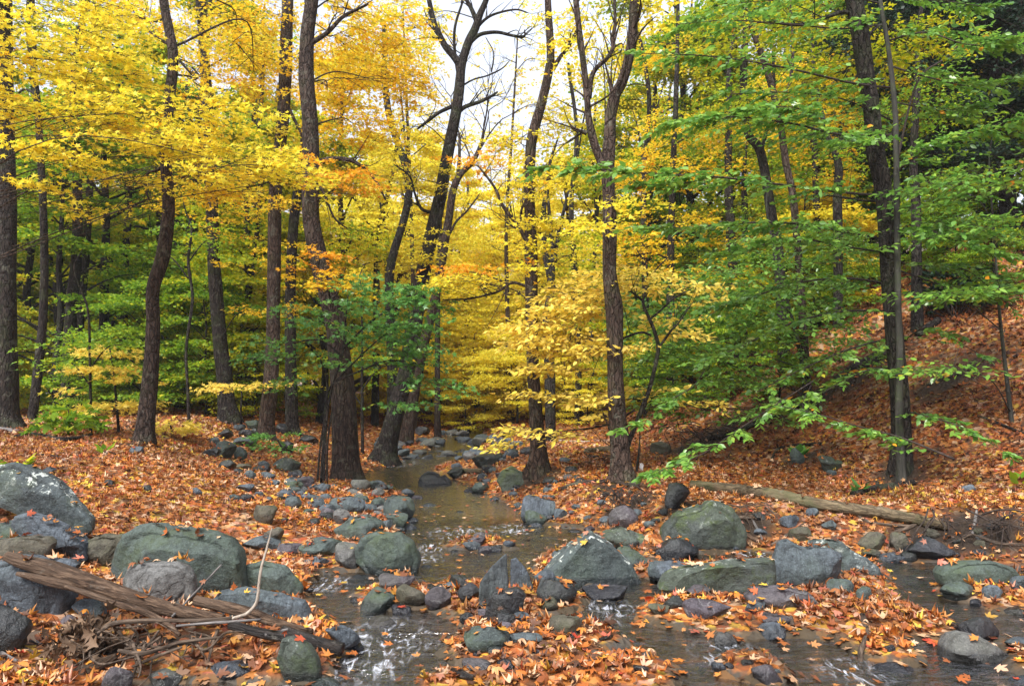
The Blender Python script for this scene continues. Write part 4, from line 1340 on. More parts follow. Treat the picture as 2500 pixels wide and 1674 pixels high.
class Tree:
    """a tree whose trunk follows a photo polyline [(px, py, width px)] at the depth where it stands"""
    def __init__(self, name, label, cat, px, mat, Y=None, dy=0.0, top=3.0, sides=20, bark=.10, flare=.5, base_drop=.35, group=None):
        self.r = np.random.default_rng(sum(map(ord, label)))
        bx, by = px[0][0], px[0][1]
        g = G(bx, by) if Y is None else np.array([*(P(bx, by, Y))])
        self.Y = g[1]
        self.root = thing(name, (g[0], g[1], hz(g[0], g[1])), label, cat, group)
        self.mat = mat
        pts, rad = [], []
        for k, (x, y, w_) in enumerate(px):
            t = k / max(1, len(px) - 1)
            p = P(x, y, self.Y + dy * t)
            w_ = w_ * .9
            pts.append(p); rad.append(w_ / 2 * p[1] / F)
        pts = np.array(pts); rad = np.array(rad)
        b = pts[0].copy(); zb = min(hz(b[0], b[1]), b[2]) - base_drop
        pts = np.vstack([[b[0], b[1], zb], pts]); rad = np.concatenate([[rad[0] * 1.05], rad])
        if top:
            d = unit(pts[-1] - pts[-2]); d = unit(d + np.array([0, 0, .6]))
            pts = np.vstack([pts, pts[-1] + d * top * .5, pts[-1] + d * top + np.array([.15, .1, 0])])
            rad = np.concatenate([rad, [rad[-1] * .75, rad[-1] * .35]])
        n = max(30, 8 * len(pts))
        path = catmull(pts, n)
        rr = np.interp(np.linspace(0, len(pts) - 1, n), np.arange(len(pts)), rad)
        self.path, self.rad = path, rr
        Vv, FL = tube(path, rr, sides, seed=len(label), bark=bark, flare=flare)
        obj('trunk', Vv, FL, mat, parent=self.root, smooth=True)

    def limb(self, px, w_, dys=0.0, name='limb', mat=None, bark=.10):
        pts = np.array([P(x, y, self.Y + dys * k / max(1, len(px) - 1)) for k, (x, y) in enumerate(px)])
        n = max(10, 6 * len(pts))
        ww = np.interp(np.linspace(0, 1, n), np.linspace(0, 1, len(w_)), w_) / 2 * self.Y / F
        path = catmull(pts, n)
        ww[-1] *= .4
        pp = [tube(path, ww, 9, seed=len(px) * 3, bark=bark)]
        if name == 'limb' and w_[0] > 5:
            for q in range(3 + len(px)):
                k = int(self.r.uniform(.3, .98) * (n - 1))
                d = unit(path[min(k + 1, n - 1)] - path[k - 1]) + self.r.normal(0, .55, 3)
                e = path[k] + unit(d + np.array([0, 0, .3])) * self.r.uniform(.25, .8)
                m = (path[k] + e) / 2 + self.r.normal(0, .05, 3)
                pp.append(tube(catmull([path[k], m, e], 7), np.linspace(ww[k] * .4, .003, 7), 5, cap=False))
        Vv, FL = join(pp)
        obj(name, Vv, FL, mat or self.mat, parent=self.root, smooth=True)
        return path, ww

    def blob(self, px, py, rx, ry, n, dY=0.0, depth=None):
        Y = self.Y + dY
        sc = Y / F
        return (P(px, py, Y), (rx * sc, (depth if depth else max(rx * sc * .8, .5)), ry * sc), n)

    def branches(self, blobs, r0=.022, name='limb', mat=None, sub=5):
        """boughs from the trunk to the foliage clumps, one limb each"""
        for c, rad, n in blobs:
            c = np.asarray(c)
            h = np.linalg.norm((self.path - c)[:, :2], axis=1)
            tz = c[2] - .35 * h
            k = int(np.argmin(np.abs(self.path[:, 2] - tz) + .4 * h))
            p0 = self.path[k]
            dl = np.linalg.norm(c - p0)
            mid = (p0 + c) / 2 + np.array([0, 0, .10 * dl]) + self.r.normal(0, .09, 3) * dl
            rr0 = min(r0, self.rad[k] * .6)
            parts = [tube(catmull([p0, mid, c], 14), np.linspace(rr0, rr0 * .35, 14), 7, seed=k, bark=.08)]
            for q in range(sub):
                e = c + unit(self.r.normal(size=3)) * np.asarray(rad) * .8
                t = self.r.uniform(.35, .9)
                s = (1 - t) ** 2 * p0 + 2 * t * (1 - t) * mid + t * t * c
                m2 = (s + e) / 2 + np.array([0, 0, .06]) + self.r.normal(0, .13, 3)
                parts.append(tube(catmull([s, m2, e], 8), np.linspace(rr0 * .4, rr0 * .12, 8), 5, cap=False))
            Vv, FL = join(parts)
            obj(name, Vv, FL, mat or self.mat, parent=self.root, smooth=True)

    def crown(self, blobs, tmpl, size, mat, limbs=True, label=None, r0=.022, name='crown', **kw):
        if limbs:
            self.branches(blobs, r0)
        kw.setdefault('mult', 2.1)
        lv, tw = sprays(blobs, tmpl, size, self.r, origin=self.path[len(self.path) // 2], **kw)
        if sum(b[2] for b in blobs) < 700:
            tw = None
        return crown_parts(self.root, lv, tw, mat, name, label)
# ------------------------------------------------------------------ the trees one can tell apart
# A1: thick trunk at the left edge
t = Tree('maple_tree', "thick dark-barked maple cut by the left edge of the picture, yellow leaves high up", 'tree',
         [(20, 1046, 84), (18, 1000, 58), (17, 880, 50), (17, 700, 46), (18, 480, 42), (14, 250, 40), (10, 0, 38)], M_BARK_D, flare=.3)
t.crown([t.blob(60, -30, 160, 60, 900), t.blob(-60, 60, 120, 80, 500)], MAPLE_LO, .085, M_LIME, r0=.03)

# overhanging yellow maple whose stem stands beyond the left edge
t = Tree('maple_tree', "bright yellow maple reaching in from beyond the left edge, its boughs filling the upper left", 'tree',
         [(-330, 1080, 60), (-320, 800, 46), (-300, 500, 42), (-260, 200, 38), (-220, -100, 30)], M_BARK, Y=9.4)
bl = [t.blob(60, 120, 190, 60, 800, .1), t.blob(205, 150, 150, 65, 750, .3), t.blob(500, 90, 170, 60, 700, 5.6), t.blob(240, 60, 80, 50, 280, .5), t.blob(255, 262, 125, 42, 480, -.3),
      t.blob(500, 265, 120, 38, 380, -.2), t.blob(120, 270, 150, 45, 560, .2), t.blob(340, 350, 150, 36, 430, -.4), t.blob(610, 380, 95, 30, 300, -.2),
      t.blob(80, 380, 120, 36, 330, -.3), t.blob(480, 345, 110, 30, 300, .3), t.blob(150, 20, 180, 50, 600, .8), t.blob(655, 415, 65, 24, 170, -.4),
      t.blob(40, 450, 60, 24, 120, -.5), t.blob(-150, 200, 200, 120, 700, 0), t.blob(200, 420, 80, 20, 130, .4), t.blob(330, 440, 60, 16, 80, .6), t.blob(560, 440, 70, 20, 130, .5),
      t.blob(440, 420, 60, 18, 100, -.6), t.blob(700, 330, 80, 30, 260, 6.5), t.blob(130, 500, 60, 18, 70, .8), t.blob(690, 440, 40, 16, 70, .2), t.blob(250, 500, 50, 16, 60, 1.0)]
t.crown(bl, MAPLE_MID, .088, M_YEL, r0=.011, Ls=.55, tilt=.6, tier=.2, mult=1.35)

# A2: curved trunk
t = Tree('maple_tree', "reddish-brown maple with a curved, snaking trunk on the left bank", 'tree',
         [(352, 1082, 56), (355, 1040, 46), (368, 918, 38), (374, 800, 35), (374, 705, 34), (399, 620, 36), (412, 500, 33), (405, 400, 30), (408, 300, 30), (423, 150, 28), (412, 70, 25), (400, 0, 24)], M_BARK_R, flare=.5)
t.limb([(362, 1065), (330, 1078), (300, 1086), (282, 1088)], [26, 22, 16, 8], name='root')
t.limb([(358, 1075), (375, 1095), (388, 1118), (420, 1134)], [22, 18, 14, 6], name='root')
t.limb([(405, 400), (385, 415), (358, 425), (356, 465), (368, 495)], [9, 8, 6, 5, 3])
t.limb([(420, 125), (440, 150), (470, 185)], [9, 7, 4])
t.limb([(415, 110), (380, 90), (350, 60)], [9, 7, 5])
t.crown([t.blob(620, 175, 150, 60, 800, 4.5), t.blob(580, 60, 150, 70, 900, 4.5), t.blob(410, 350, 60, 30, 200, -.4), t.blob(430, 395, 40, 18, 90, -.3), t.blob(500, 440, 110, 45, 420, .4), t.blob(310, 30, 60, 40, 180, .6), t.blob(460, 200, 60, 40, 160, 1.5)],
        MAPLE_MID, .085, M_GOLD, r0=.02)

# A3 dark straight
t = Tree('maple_tree', "straight black-barked tree between the curved trunk and the pair of plain straight trunks", 'tree',
         [(560, 1032, 62), (553, 980, 44), (546, 900, 40), (539, 854, 37), (525, 683, 35), (518, 512, 33), (512, 342, 31), (497, 107, 28), (490, 0, 27)], M_BARK_D, flare=.6)
t.crown([t.blob(470, 480, 90, 40, 300, -.5), t.blob(560, 500, 80, 40, 260, -.5), t.blob(540, 560, 60, 25, 140, -.5), t.blob(470, 40, 120, 60, 400, .5), t.blob(510, 330, 50, 25, 110, -.6), t.blob(545, 645, 28, 10, 40, -.8), t.blob(610, 760, 75, 12, 110, -1.2)],
        MAPLE_LO, .09, M_GOLD, r0=.016)

# A4b thin sinuous
t = Tree('maple_tree', "slim wavy grey-brown trunk just left of the tall straight trunk", 'tree',
         [(632, 1000, 24), (630, 918, 22), (635, 747, 20), (642, 650, 20), (630, 540, 18), (618, 420, 15), (620, 300, 13), (617, 107, 11)], M_BARK, flare=.3)
t.crown([t.blob(620, 120, 100, 60, 500, .3), t.blob(590, 420, 60, 40, 200, .3)], MAPLE_LO, .09, M_GOLD)

# A4
t = Tree('maple_tree', "tall straight brown trunk standing over the rock pile, left of the big leaning trunk", 'tree',
         [(650, 1074, 52), (652, 1020, 42), (664, 907, 38), (668, 683, 36), (672, 480, 34), (682, 370, 34), (692, 278, 34), (699, 107, 33), (702, 0, 31)], M_BARK, flare=.35)
t.limb([(697, 250), (715, 285), (735, 330), (742, 380)], [10, 8, 6, 4])
t.crown([t.blob(720, 160, 120, 45, 520, 1.6), t.blob(640, 40, 110, 50, 450, 2), t.blob(660, 400, 45, 25, 100, -.6), t.blob(680, 505, 40, 18, 70, -.7), t.blob(645, 440, 50, 20, 90, -.7)], MAPLE_MID, .088, M_GOLD, r0=.016)

# A5
t = Tree('maple_tree', "dark slightly bent trunk between the tall straight trunk and the big leaning trunk", 'tree',
         [(716, 1062, 42), (713, 1020, 34), (710, 854, 31), (709, 700, 29), (716, 560, 28), (728, 460, 26), (742, 370, 24), (748, 250, 22), (750, 100, 20)], M_BARK_D, flare=.4)
t.crown([t.blob(705, 620, 60, 30, 180, -.5), t.blob(720, 740, 40, 25, 90, -.6), t.blob(700, 680, 35, 14, 60, -.7)], MAPLE_LO, .09, M_GOLD, r0=.014)

# A6 big leaning
t = Tree('maple_tree', "biggest trunk on the left bank, red-brown, leaning left with a flared foot at the stream", 'tree',
         [(848, 1172, 84), (844, 1120, 72), (838, 961, 64), (828, 860, 60), (816, 780, 54), (787, 670, 50), (764, 565, 46), (758, 480, 45), (760, 400, 45), (757, 300, 43), (748, 190, 41), (750, 90, 38), (762, 0, 36)], M_BARK_R, flare=.4, sides=28)
t.limb([(780, 395), (815, 388), (850, 390), (886, 408), (920, 445), (942, 490)], [14, 12, 10, 8, 6, 4])
t.limb([(752, 110), (800, 80), (840, 40), (900, 10)], [14, 11, 9, 6])
t.limb([(762, 440), (790, 470), (815, 530), (850, 560)], [8, 7, 5, 3])
t.crown([t.blob(835, 445, 85, 22, 180, -.4), t.blob(770, 420, 40, 35, 130, -.5), t.blob(775, 640, 50, 40, 110, -.6)], MAPLE_MID, .088, M_ORG, r0=.014, label="rusty orange sprigs")
t.crown([t.blob(870, 130, 140, 60, 900, 2), t.blob(930, 200, 110, 60, 600, 1.2), t.blob(860, 300, 100, 60, 500, 1), t.blob(800, 220, 70, 40, 260, 1.5), t.blob(880, 40, 140, 50, 600, 1), t.blob(800, 700, 50, 25, 120, -.6), t.blob(820, 690, 20, 40, 60, -.6)], MAPLE_MID, .088, M_GOLD, r0=.018)

# B1 centre
t = Tree('maple_tree', "tall leaning maple left of the stream, forking high against the white sky", 'tree',
         [(936, 1128, 78), (945, 1085, 54), (966, 1010, 47), (993, 897, 43), (1030, 683, 39), (1062, 534, 36), (1080, 450, 34), (1094, 374, 33), (1113, 275, 31), (1122, 220, 29), (1127, 160, 26), (1143, 105, 23), (1160, 70, 22), (1172, 35, 18), (1190, -10, 15)], M_BARK_D, flare=.7, top=2.0)
for px, w_ in [([(1127, 165), (1108, 138), (1086, 112), (1070, 80), (1059, 54), (1046, -5)], [20, 18, 16, 14, 13, 12]), ([(1122, 200), (1112, 140), (1110, 70), (1131, 0)], [9, 8, 7, 5]),
               ([(1163, 50), (1150, 20), (1130, -15)], [14, 11, 9]), ([(1147, 105), (1170, 86), (1195, 80), (1220, 80), (1250, 87), (1279, 90), (1281, 72)], [11, 10, 9, 8, 7, 3]),
               ([(1153, 88), (1176, 56), (1205, 36), (1257, 24), (1290, 32)], [8, 7, 5, 3]), ([(1112, 282), (1135, 262), (1171, 249), (1195, 238), (1216, 224)], [12, 10, 8, 5]),
               ([(1122, 252), (1075, 273), (1045, 295), (1018, 316)], [11, 9, 8, 5]), ([(1121, 215), (1155, 195), (1190, 185), (1225, 168), (1245, 148)], [5, 4, 4, 2]),
               ([(1200, 175), (1205, 130), (1185, 90)], [4, 3, 2]), ([(1080, 450), (1060, 540), (1045, 560)], [6, 5, 3]), ([(1066, 520), (1030, 510), (1012, 470), (1000, 430), (960, 400)], [9, 8, 6, 5, 3])]:
    t.limb(px, w_)
t.crown([t.blob(1085, 440, 35, 40, 130, -.4), t.blob(1060, 600, 40, 50, 180, -.5), t.blob(1050, 640, 40, 20, 90, -.5), t.blob(940, 120, 110, 60, 500, 1.5), t.blob(980, 330, 70, 50, 260, 1), t.blob(1000, 430, 60, 40, 200, .6), t.blob(1030, 40, 70, 40, 160, 1)], MAPLE_LO, .09, M_YEL, r0=.014)

# B1b second stem
t = Tree('maple_tree', "second leaning stem close behind the tall leaning maple, ending in bare twiggy tops", 'tree',
         [(990, 1082, 40), (1008, 980, 30), (1030, 860, 28), (1052, 770, 26), (1065, 712, 25), (1091, 562, 22), (1105, 471, 20), (1123, 428, 17), (1150, 400, 14), (1165, 375, 12), (1174, 350, 10)], M_BARK, top=0, flare=.4)
t.limb([(1116, 450), (1121, 390), (1122, 330)], [12, 9, 6])
t.limb([(1098, 570), (1115, 540), (1140, 515), (1172, 472)], [7, 6, 5, 3])
r_ = np.random.default_rng(4)
tw = []


def fork(p, d, ln, r, lev):
    """a bare branch that keeps forking into finer ones"""
    pts = [p]
    for q in range(4):
        d = unit(d + r_.normal(0, .13, 3) + np.array([0, 0, .05]))
        pts.append(pts[-1] + d * ln / 4)
    tw.append(tube(catmull(pts, 9), np.linspace(r, r * .55, 9), 5, cap=False))
    if lev == 0:
        return
    for q in range(3):
        k = 4 if q == 0 else r_.integers(2, 5)
        dd = unit(d + r_.normal(0, .45, 3) * np.array([1, .7, .6]))
        fork(pts[k], dd, ln * r_.uniform(.5, .8), r * .55, lev - 1)


for (x, y), (x2, y2), ln in [((1174, 352), (1215, 215), 1.3), ((1168, 372), (1240, 260), 1.2), ((1122, 330), (1100, 200), 1.1), ((1150, 402), (1130, 250), 1.0), ((1165, 378), (1290, 150), 1.4)]:
    fork(P(x, y, t.Y), unit(P(x2, y2, t.Y) - P(x, y, t.Y)), ln, .028, 3)
Vv, FL = join(tw)
obj('bare_twigs', Vv, FL, M_TWIG, parent=t.root)
t.crown([t.blob(1205, 390, 60, 14, 110, 0), t.blob(1160, 395, 50, 16, 80, 0), t.blob(1090, 660, 30, 25, 90, -.3)], MAPLE_LO, .085, M_GOLD, limbs=False)

t = Tree('maple_tree', "thin upright trunk on the far left shore at the head of the stream", 'tree', [(1069, 1078, 20), (1068, 1000, 16), (1068, 850, 15), (1070, 700, 12), (1075, 560, 9)], M_BARK_R, flare=.3, top=1)
t.crown([t.blob(1075, 560, 60, 60, 300, 0)], MAPLE_LO, .09, M_YEL)

# sparse yellow trees standing before the sky gap
t = Tree('maple_tree', "slight yellow maple with thinning leaves right under the white sky gap", 'tree', [(1245, 1040, 15), (1240, 800, 13), (1236, 560, 10), (1250, 330, 7), (1262, 120, 4)], M_BARK, Y=27, top=1, flare=.2)
t.crown([t.blob(1250, 420, 80, 45, 500), t.blob(1215, 500, 90, 45, 600), t.blob(1280, 310, 60, 45, 260), t.blob(1255, 210, 50, 50, 130), t.blob(1200, 600, 100, 60, 800), t.blob(1160, 700, 100, 60, 800), t.blob(1240, 780, 110, 60, 900), t.blob(1130, 480, 60, 30, 200), t.blob(1300, 110, 45, 60, 110), t.blob(1150, 860, 120, 50, 800), t.blob(1230, 900, 100, 45, 600), t.blob(1330, 260, 60, 60, 260), t.blob(1200, 330, 60, 30, 160), t.blob(1360, 420, 70, 60, 400), t.blob(1290, 520, 80, 50, 450), t.blob(1215, 250, 70, 60, 240), t.blob(1280, 60, 60, 50, 160), t.blob(1330, 150, 50, 50, 160), t.blob(1180, 420, 80, 40, 400), t.blob(1225, 140, 60, 60, 130), t.blob(1380, 300, 60, 60, 300)],
        MAPLE_LO, .115, M_YEL, r0=.02, twigs=False, mult=1.6)
t = Tree('maple_tree', "yellow maple behind the tall leaning maple, bare-twigged near the top", 'tree', [(1012, 1045, 15), (1010, 800, 13), (1005, 560, 11), (995, 300, 8), (985, 60, 5)], M_BARK, Y=26, top=1, flare=.2)
t.crown([t.blob(985, 150, 80, 60, 420), t.blob(1020, 60, 60, 40, 160), t.blob(960, 300, 90, 50, 600), t.blob(1010, 420, 80, 50, 500), t.blob(960, 520, 90, 50, 700), t.blob(1090, 760, 80, 60, 600), t.blob(1000, 640, 100, 60, 800), t.blob(930, 70, 90, 60, 500), t.blob(1060, 130, 50, 50, 140), t.blob(1040, 260, 60, 50, 240), t.blob(1050, 350, 60, 40, 240), t.blob(1110, 560, 80, 60, 500), t.blob(1080, 480, 60, 40, 220), t.blob(1000, 220, 80, 60, 400), t.blob(1075, 40, 50, 40, 110), t.blob(1130, 330, 50, 40, 140), t.blob(1000, 20, 70, 40, 250), t.blob(940, 400, 90, 60, 500)],
        MAPLE_LO, .115, M_YEL, r0=.02, twigs=False, mult=1.6)

# thin stems A: behind
t = Tree('maple_tree', "slender forked trunk with a crooked grey limb, seen between the two leaning trunks", 'tree',
         [(915, 1040, 22), (918, 900, 20), (920, 650, 18), (930, 540, 16), (948, 470, 13), (962, 400, 9)], M_BARK_D, top=1.5, flare=.3)
t.limb([(930, 640), (912, 600), (905, 560), (875, 500), (858, 480)], [9, 8, 7, 6, 3])
t.limb([(945, 700), (942, 640), (945, 590), (940, 540), (930, 505), (925, 450)], [9, 9, 9, 8, 6, 3])
t.crown([t.blob(940, 430, 90, 50, 400, .3), t.blob(890, 560, 60, 40, 200, .3)], MAPLE_LO, .09, M_YEL)

# C1
t = Tree('maple_tree', "leaning maple on the right shore, with a dead curved bough on its left side", 'tree',
         [(1311, 1158, 62), (1313, 1100, 42), (1305, 961, 35), (1300, 850, 33), (1297, 747, 33), (1296, 587, 32), (1292, 459, 30), (1294, 380, 29), (1300, 330, 29), (1324, 245, 26), (1340, 170, 24), (1344, 120, 22), (1338, 0, 18)], M_BARK, flare=.8, top=2)
for px, w_ in [([(1350, 170), (1368, 140), (1386, 118), (1400, 92), (1412, 70)], [12, 10, 9, 6, 4]), ([(1283, 585), (1270, 560), (1257, 541), (1228, 503), (1209, 460), (1182, 423), (1167, 405)], [10, 10, 9, 9, 7, 6, 4]),
               ([(1275, 565), (1250, 552), (1230, 535)], [6, 5, 3]), ([(1270, 548), (1273, 515), (1280, 495)], [6, 6, 4]),
               ([(1290, 700), (1250, 690), (1215, 712), (1150, 728), (1080, 732)], [8, 7, 6, 5, 3]), ([(1240, 692), (1180, 670), (1130, 662)], [5, 4, 2])]:
    t.limb(px, w_)
t.crown([t.blob(1310, 440, 40, 30, 130, -.4), t.blob(1330, 290, 50, 50, 150, .3), t.blob(1320, 480, 50, 30, 130, -.3), t.blob(1290, 610, 40, 25, 90, -.4), t.blob(1270, 350, 60, 35, 170, 0),
         t.blob(1330, 560, 60, 30, 170, -.3), t.blob(1345, 60, 40, 40, 90, 0), t.blob(1170, 690, 110, 25, 330, 0), t.blob(1300, 665, 50, 12, 80, -.5), t.blob(1340, 700, 60, 30, 170, .3)], MAPLE_LO, .088, M_YEL, r0=.012)
t.crown([t.blob(1180, 660, 110, 20, 120, 0), t.blob(1200, 400, 80, 16, 70, 0)], MAPLE_LO, .088, M_ORG, r0=.010, limbs=False)

t = Tree('maple_tree', "dark twin-stemmed trunk just behind and right of the leaning right-shore maple", 'tree',
         [(1345, 1080, 30), (1342, 900, 27), (1336, 760, 24), (1345, 690, 24), (1328, 600, 18), (1326, 520, 15), (1335, 470, 12)], M_BARK_D, dy=.3, top=1.5, flare=.3)
t.limb([(1348, 700), (1350, 620), (1345, 560), (1336, 470)], [14, 12, 9, 7])
t.limb([(1354, 640), (1365, 560), (1380, 500), (1388, 465)], [10, 9, 8, 4])
t.crown([t.blob(1345, 440, 80, 60, 300, .3), t.blob(1400, 620, 60, 50, 200, .3)], MAPLE_LO, .09, M_YEL)

# C2 forked maple
t = Tree('maple_tree', "knobbly maple on the right shore forking into two heavy stems", 'tree',
         [(1519, 1172, 70), (1514, 1120, 50), (1507, 1014, 44), (1502, 920, 44), (1500, 800, 42), (1498, 740, 46), (1489, 662, 38), (1487, 560, 38), (1486, 480, 36), (1482, 420, 40), (1478, 392, 42)], M_BARK, top=0, flare=.7, bark=.16, sides=24)
for px, w_ in [([(1476, 408), (1460, 375), (1445, 330), (1437, 290), (1432, 235), (1420, 120), (1410, 40), (1403, -30)], [26, 22, 24, 19, 17, 17, 15, 13]),
               ([(1482, 410), (1488, 340), (1491, 280), (1500, 235), (1518, 200), (1533, 150), (1544, 90), (1548, 0), (1556, -40)], [34, 30, 27, 27, 26, 25, 27, 23, 18]),
               ([(1438, 240), (1444, 190), (1458, 165), (1482, 143), (1497, 115), (1494, 92), (1501, 60), (1499, -20)], [14, 14, 12, 11, 13, 12, 9, 8]),
               ([(1495, 230), (1492, 180), (1495, 140)], [5, 4, 3]), ([(1433, 325), (1425, 322), (1420, 326)], [14, 12, 7])]:
    t.limb(px, w_, bark=.16)
t.limb([(1516, 1150), (1500, 1172), (1470, 1184), (1440, 1190)], [26, 20, 16, 8], name='root')
t.crown([t.blob(1510, 500, 45, 14, 90, -.4), t.blob(1560, 30, 50, 40, 130, .2), t.blob(1420, 120, 50, 60, 120, .6), t.blob(1480, 560, 60, 20, 110, -.4), t.blob(1440, 30, 40, 40, 80, .5)], MAPLE_LO, .085, M_YEL, r0=.01)

# C3 beech shrub with yellow leaves
t = Tree('beech_sapling', "thin dark crooked sapling with tiers of pale yellow leaves in front of the forked maple", 'sapling',
         [(1526, 1186, 15), (1528, 1120, 14), (1533, 1085, 14), (1555, 1029, 13), (1572, 985, 13), (1585, 950, 12), (1598, 900, 11), (1607, 850, 11), (1600, 815, 10), (1587, 781, 9), (1570, 740, 8), (1578, 700, 6), (1578, 650, 5), (1555, 610, 3)],
         M_BARK_D, Y=10.6, top=0, flare=.3, bark=.05)
for px, w_ in [([(1607, 850), (1640, 805), (1655, 790), (1690, 740)], [7, 6, 4, 2]), ([(1590, 818), (1560, 812), (1500, 835), (1460, 855), (1400, 865)], [6, 6, 5, 4, 2]), ([(1570, 735), (1545, 715), (1530, 705)], [6, 5, 3]),
               ([(1585, 780), (1610, 760), (1650, 725), (1690, 705)], [5, 5, 4, 2]), ([(1575, 700), (1600, 660), (1640, 620)], [5, 4, 2]), ([(1550, 1000), (1500, 1030), (1440, 1045), (1330, 1055)], [6, 5, 4, 2]),
               ([(1532, 1105), (1512, 1110), (1500, 1112)], [7, 6, 4])]:
    t.limb(px, w_, bark=.04)
for px in ([(1541, 1180), (1537, 1120), (1530, 1040), (1505, 960), (1490, 900)], [(1550, 1178), (1560, 1100), (1563, 1040)], [(1508, 1180), (1500, 1090), (1470, 1000)]):
    t.limb(px, [7, 6, 4, 2], name='stem', bark=.04)
bl = [t.blob(1400, 760, 120, 45, 620, .1), t.blob(1330, 820, 110, 35, 460, 0), t.blob(1470, 700, 110, 45, 520, .2), t.blob(1560, 680, 90, 40, 360, .2), t.blob(1420, 840, 140, 25, 460, 0), t.blob(1520, 850, 90, 20, 240, -.1), t.blob(1370, 900, 110, 18, 260, 0),
      t.blob(1330, 960, 60, 9, 80, -.1), t.blob(1470, 970, 110, 12, 170, -.1), t.blob(1600, 950, 60, 10, 60, 0), t.blob(1640, 800, 60, 35, 190, .2), t.blob(1300, 1048, 75, 14, 100, -.1), t.blob(1395, 1058, 50, 12, 64, -.1), t.blob(1260, 1085, 60, 9, 60, 0), t.blob(1690, 720, 60, 30, 130, .3), t.blob(1700, 985, 60, 12, 60, .2), t.blob(1480, 1015, 40, 9, 40, 0)]
t.crown(bl, OVATE, .10, M_BYEL, limbs=False, per=9, Ls=.42, tilt=.5, tier=.14, twig_r=.003, mult=1.45)

# D1 right trunk
t = Tree('maple_tree', "big rough dark trunk on the right hillside, leaning left", 'tree',
         [(2198, 1150, 62), (2200, 1080, 52), (2195, 960, 48), (2186, 850, 45), (2174, 710, 42), (2168, 620, 41), (2155, 455, 42), (2139, 375, 46), (2128, 257, 43), (2116, 187, 43), (2100, 80, 45), (2083, -10, 46)], M_BARK_D, flare=.35, sides=26)
t.limb([(2104, 40), (2060, 30), (2010, 45), (1960, 60), (1900, 55), (1840, 20)], [14, 11, 9, 8, 7, 4])
t.limb([(2140, 380), (2170, 340), (2192, 290)], [8, 6, 4])
t.limb([(2156, 490), (2110, 490), (2060, 482), (1995, 475)], [7, 6, 5, 3])
t.crown([t.blob(2000, 30, 140, 50, 500, .8), t.blob(2180, 90, 120, 60, 420, .8), t.blob(2060, 180, 120, 60, 380, 1.0)], MAPLE_LO, .09, M_LIME, r0=.02)

# D1b slim grey beech carrying the flat green sprays
t = Tree('beech_tree', "slim smooth grey beech before the big right trunk, with flat green sprays", 'tree',
         [(2200, 1182, 28), (2199, 1130, 22), (2195, 1000, 20), (2197, 850, 18), (2193, 750, 16), (2190, 536, 16), (2188, 375, 15), (2185, 268, 14), (2171, 134, 12), (2153, 27, 11), (2148, -20, 10)], M_BARK_G, flare=.2, bark=.03, sides=14, top=2)


def bough(pts, w_, n, wid=.55, size=.096, per=12, L_=.5, dz=.05):
    """a bough (px, py, depth) with a flat band of leaves along it"""
    p = np.array([P(*q) for q in pts])
    m = 8 * len(p)
    path = catmull(p, m)
    rr = np.linspace(w_[0], w_[1], m)
    Vv, FL = tube(path, rr, 6, cap=False)
    obj('limb', Vv, FL, M_TWIG, parent=t.root, smooth=True)
    return path, n, wid, size, per, L_, dz


def bough_leaves(bs, mat, name='crown', tmpl=OVATE, seed=3, tilt=.5, t0=.12):
    r_ = np.random.default_rng(seed)
    allv, allt, tw = [], [], []
    for path, n, wid, size, per, L_, dz in bs:
        ns = max(2, int(n * 1.45) // per)
        tt = r_.uniform(t0, 1, ns)
        T = unit(np.gradient(path, axis=0))
        k = (tt * (len(path) - 1)).astype(int)
        s = path[k]
        f = T[k].copy(); f[:, 2] *= .4; f = unit(f)
        sd = np.cross(f, np.array([0, 0, 1.0]))
        sg = r_.choice([-1, 1], ns)[:, None]
        d = unit(f * r_.uniform(.3, 1.0, (ns, 1)) + sd * sg * r_.uniform(.3, 1.0, (ns, 1)))
        d[:, 2] += r_.normal(-.08, dz * 2, ns)
        ln = wid * r_.uniform(.45, 1.1, ns) * (1.15 - .6 * tt)
        q = np.linspace(.12, 1, per)[None] * np.ones((ns, 1))
        al = np.where(np.arange(per) % 2 == 0, 1, -1)[None] * np.ones((ns, 1))
        al[:, -1] = 0
        side = np.cross(d, np.array([0, 0, 1.0]))
        pos = s[:, None] + d[:, None] * (q * ln[:, None])[..., None]
        pos[..., 2] -= .10 * q ** 2 * ln[:, None]
        ax = d[:, None] * .75 + side[:, None] * al[..., None] * .8 + r_.normal(0, .22, pos.shape)
        ax[..., 2] -= .25
        nm = np.array([0, 0, 1.0]) + r_.normal(0, tilt, pos.shape)
        tint = np.clip(.5 + np.repeat(r_.normal(0, .12, ns)[:, None], per, 1) + r_.normal(0, .15, (ns, per)), 0, 1).ravel()
        N_ = ns * per
        lv = leaves(tmpl, pos.reshape(-1, 3), ax.reshape(-1, 3), nm.reshape(-1, 3), size * r_.uniform(.6, 1.2, N_), .35 * r_.normal(.2, .8, N_), tint)
        allv.append((lv[0], lv[1])); allt.append(lv[2])
        for j in range(ns):
            tw.append(tube(np.array([s[j], s[j] + d[j] * ln[j] * .5, s[j] + d[j] * ln[j] - np.array([0, 0, .1 * ln[j]])]), np.array([.003, .0022, .0012]), 3, cap=False))
    Vv, FL = join(allv)
    crown_parts(t.root, (Vv, FL, np.concatenate(allt)), join(tw), mat, name)


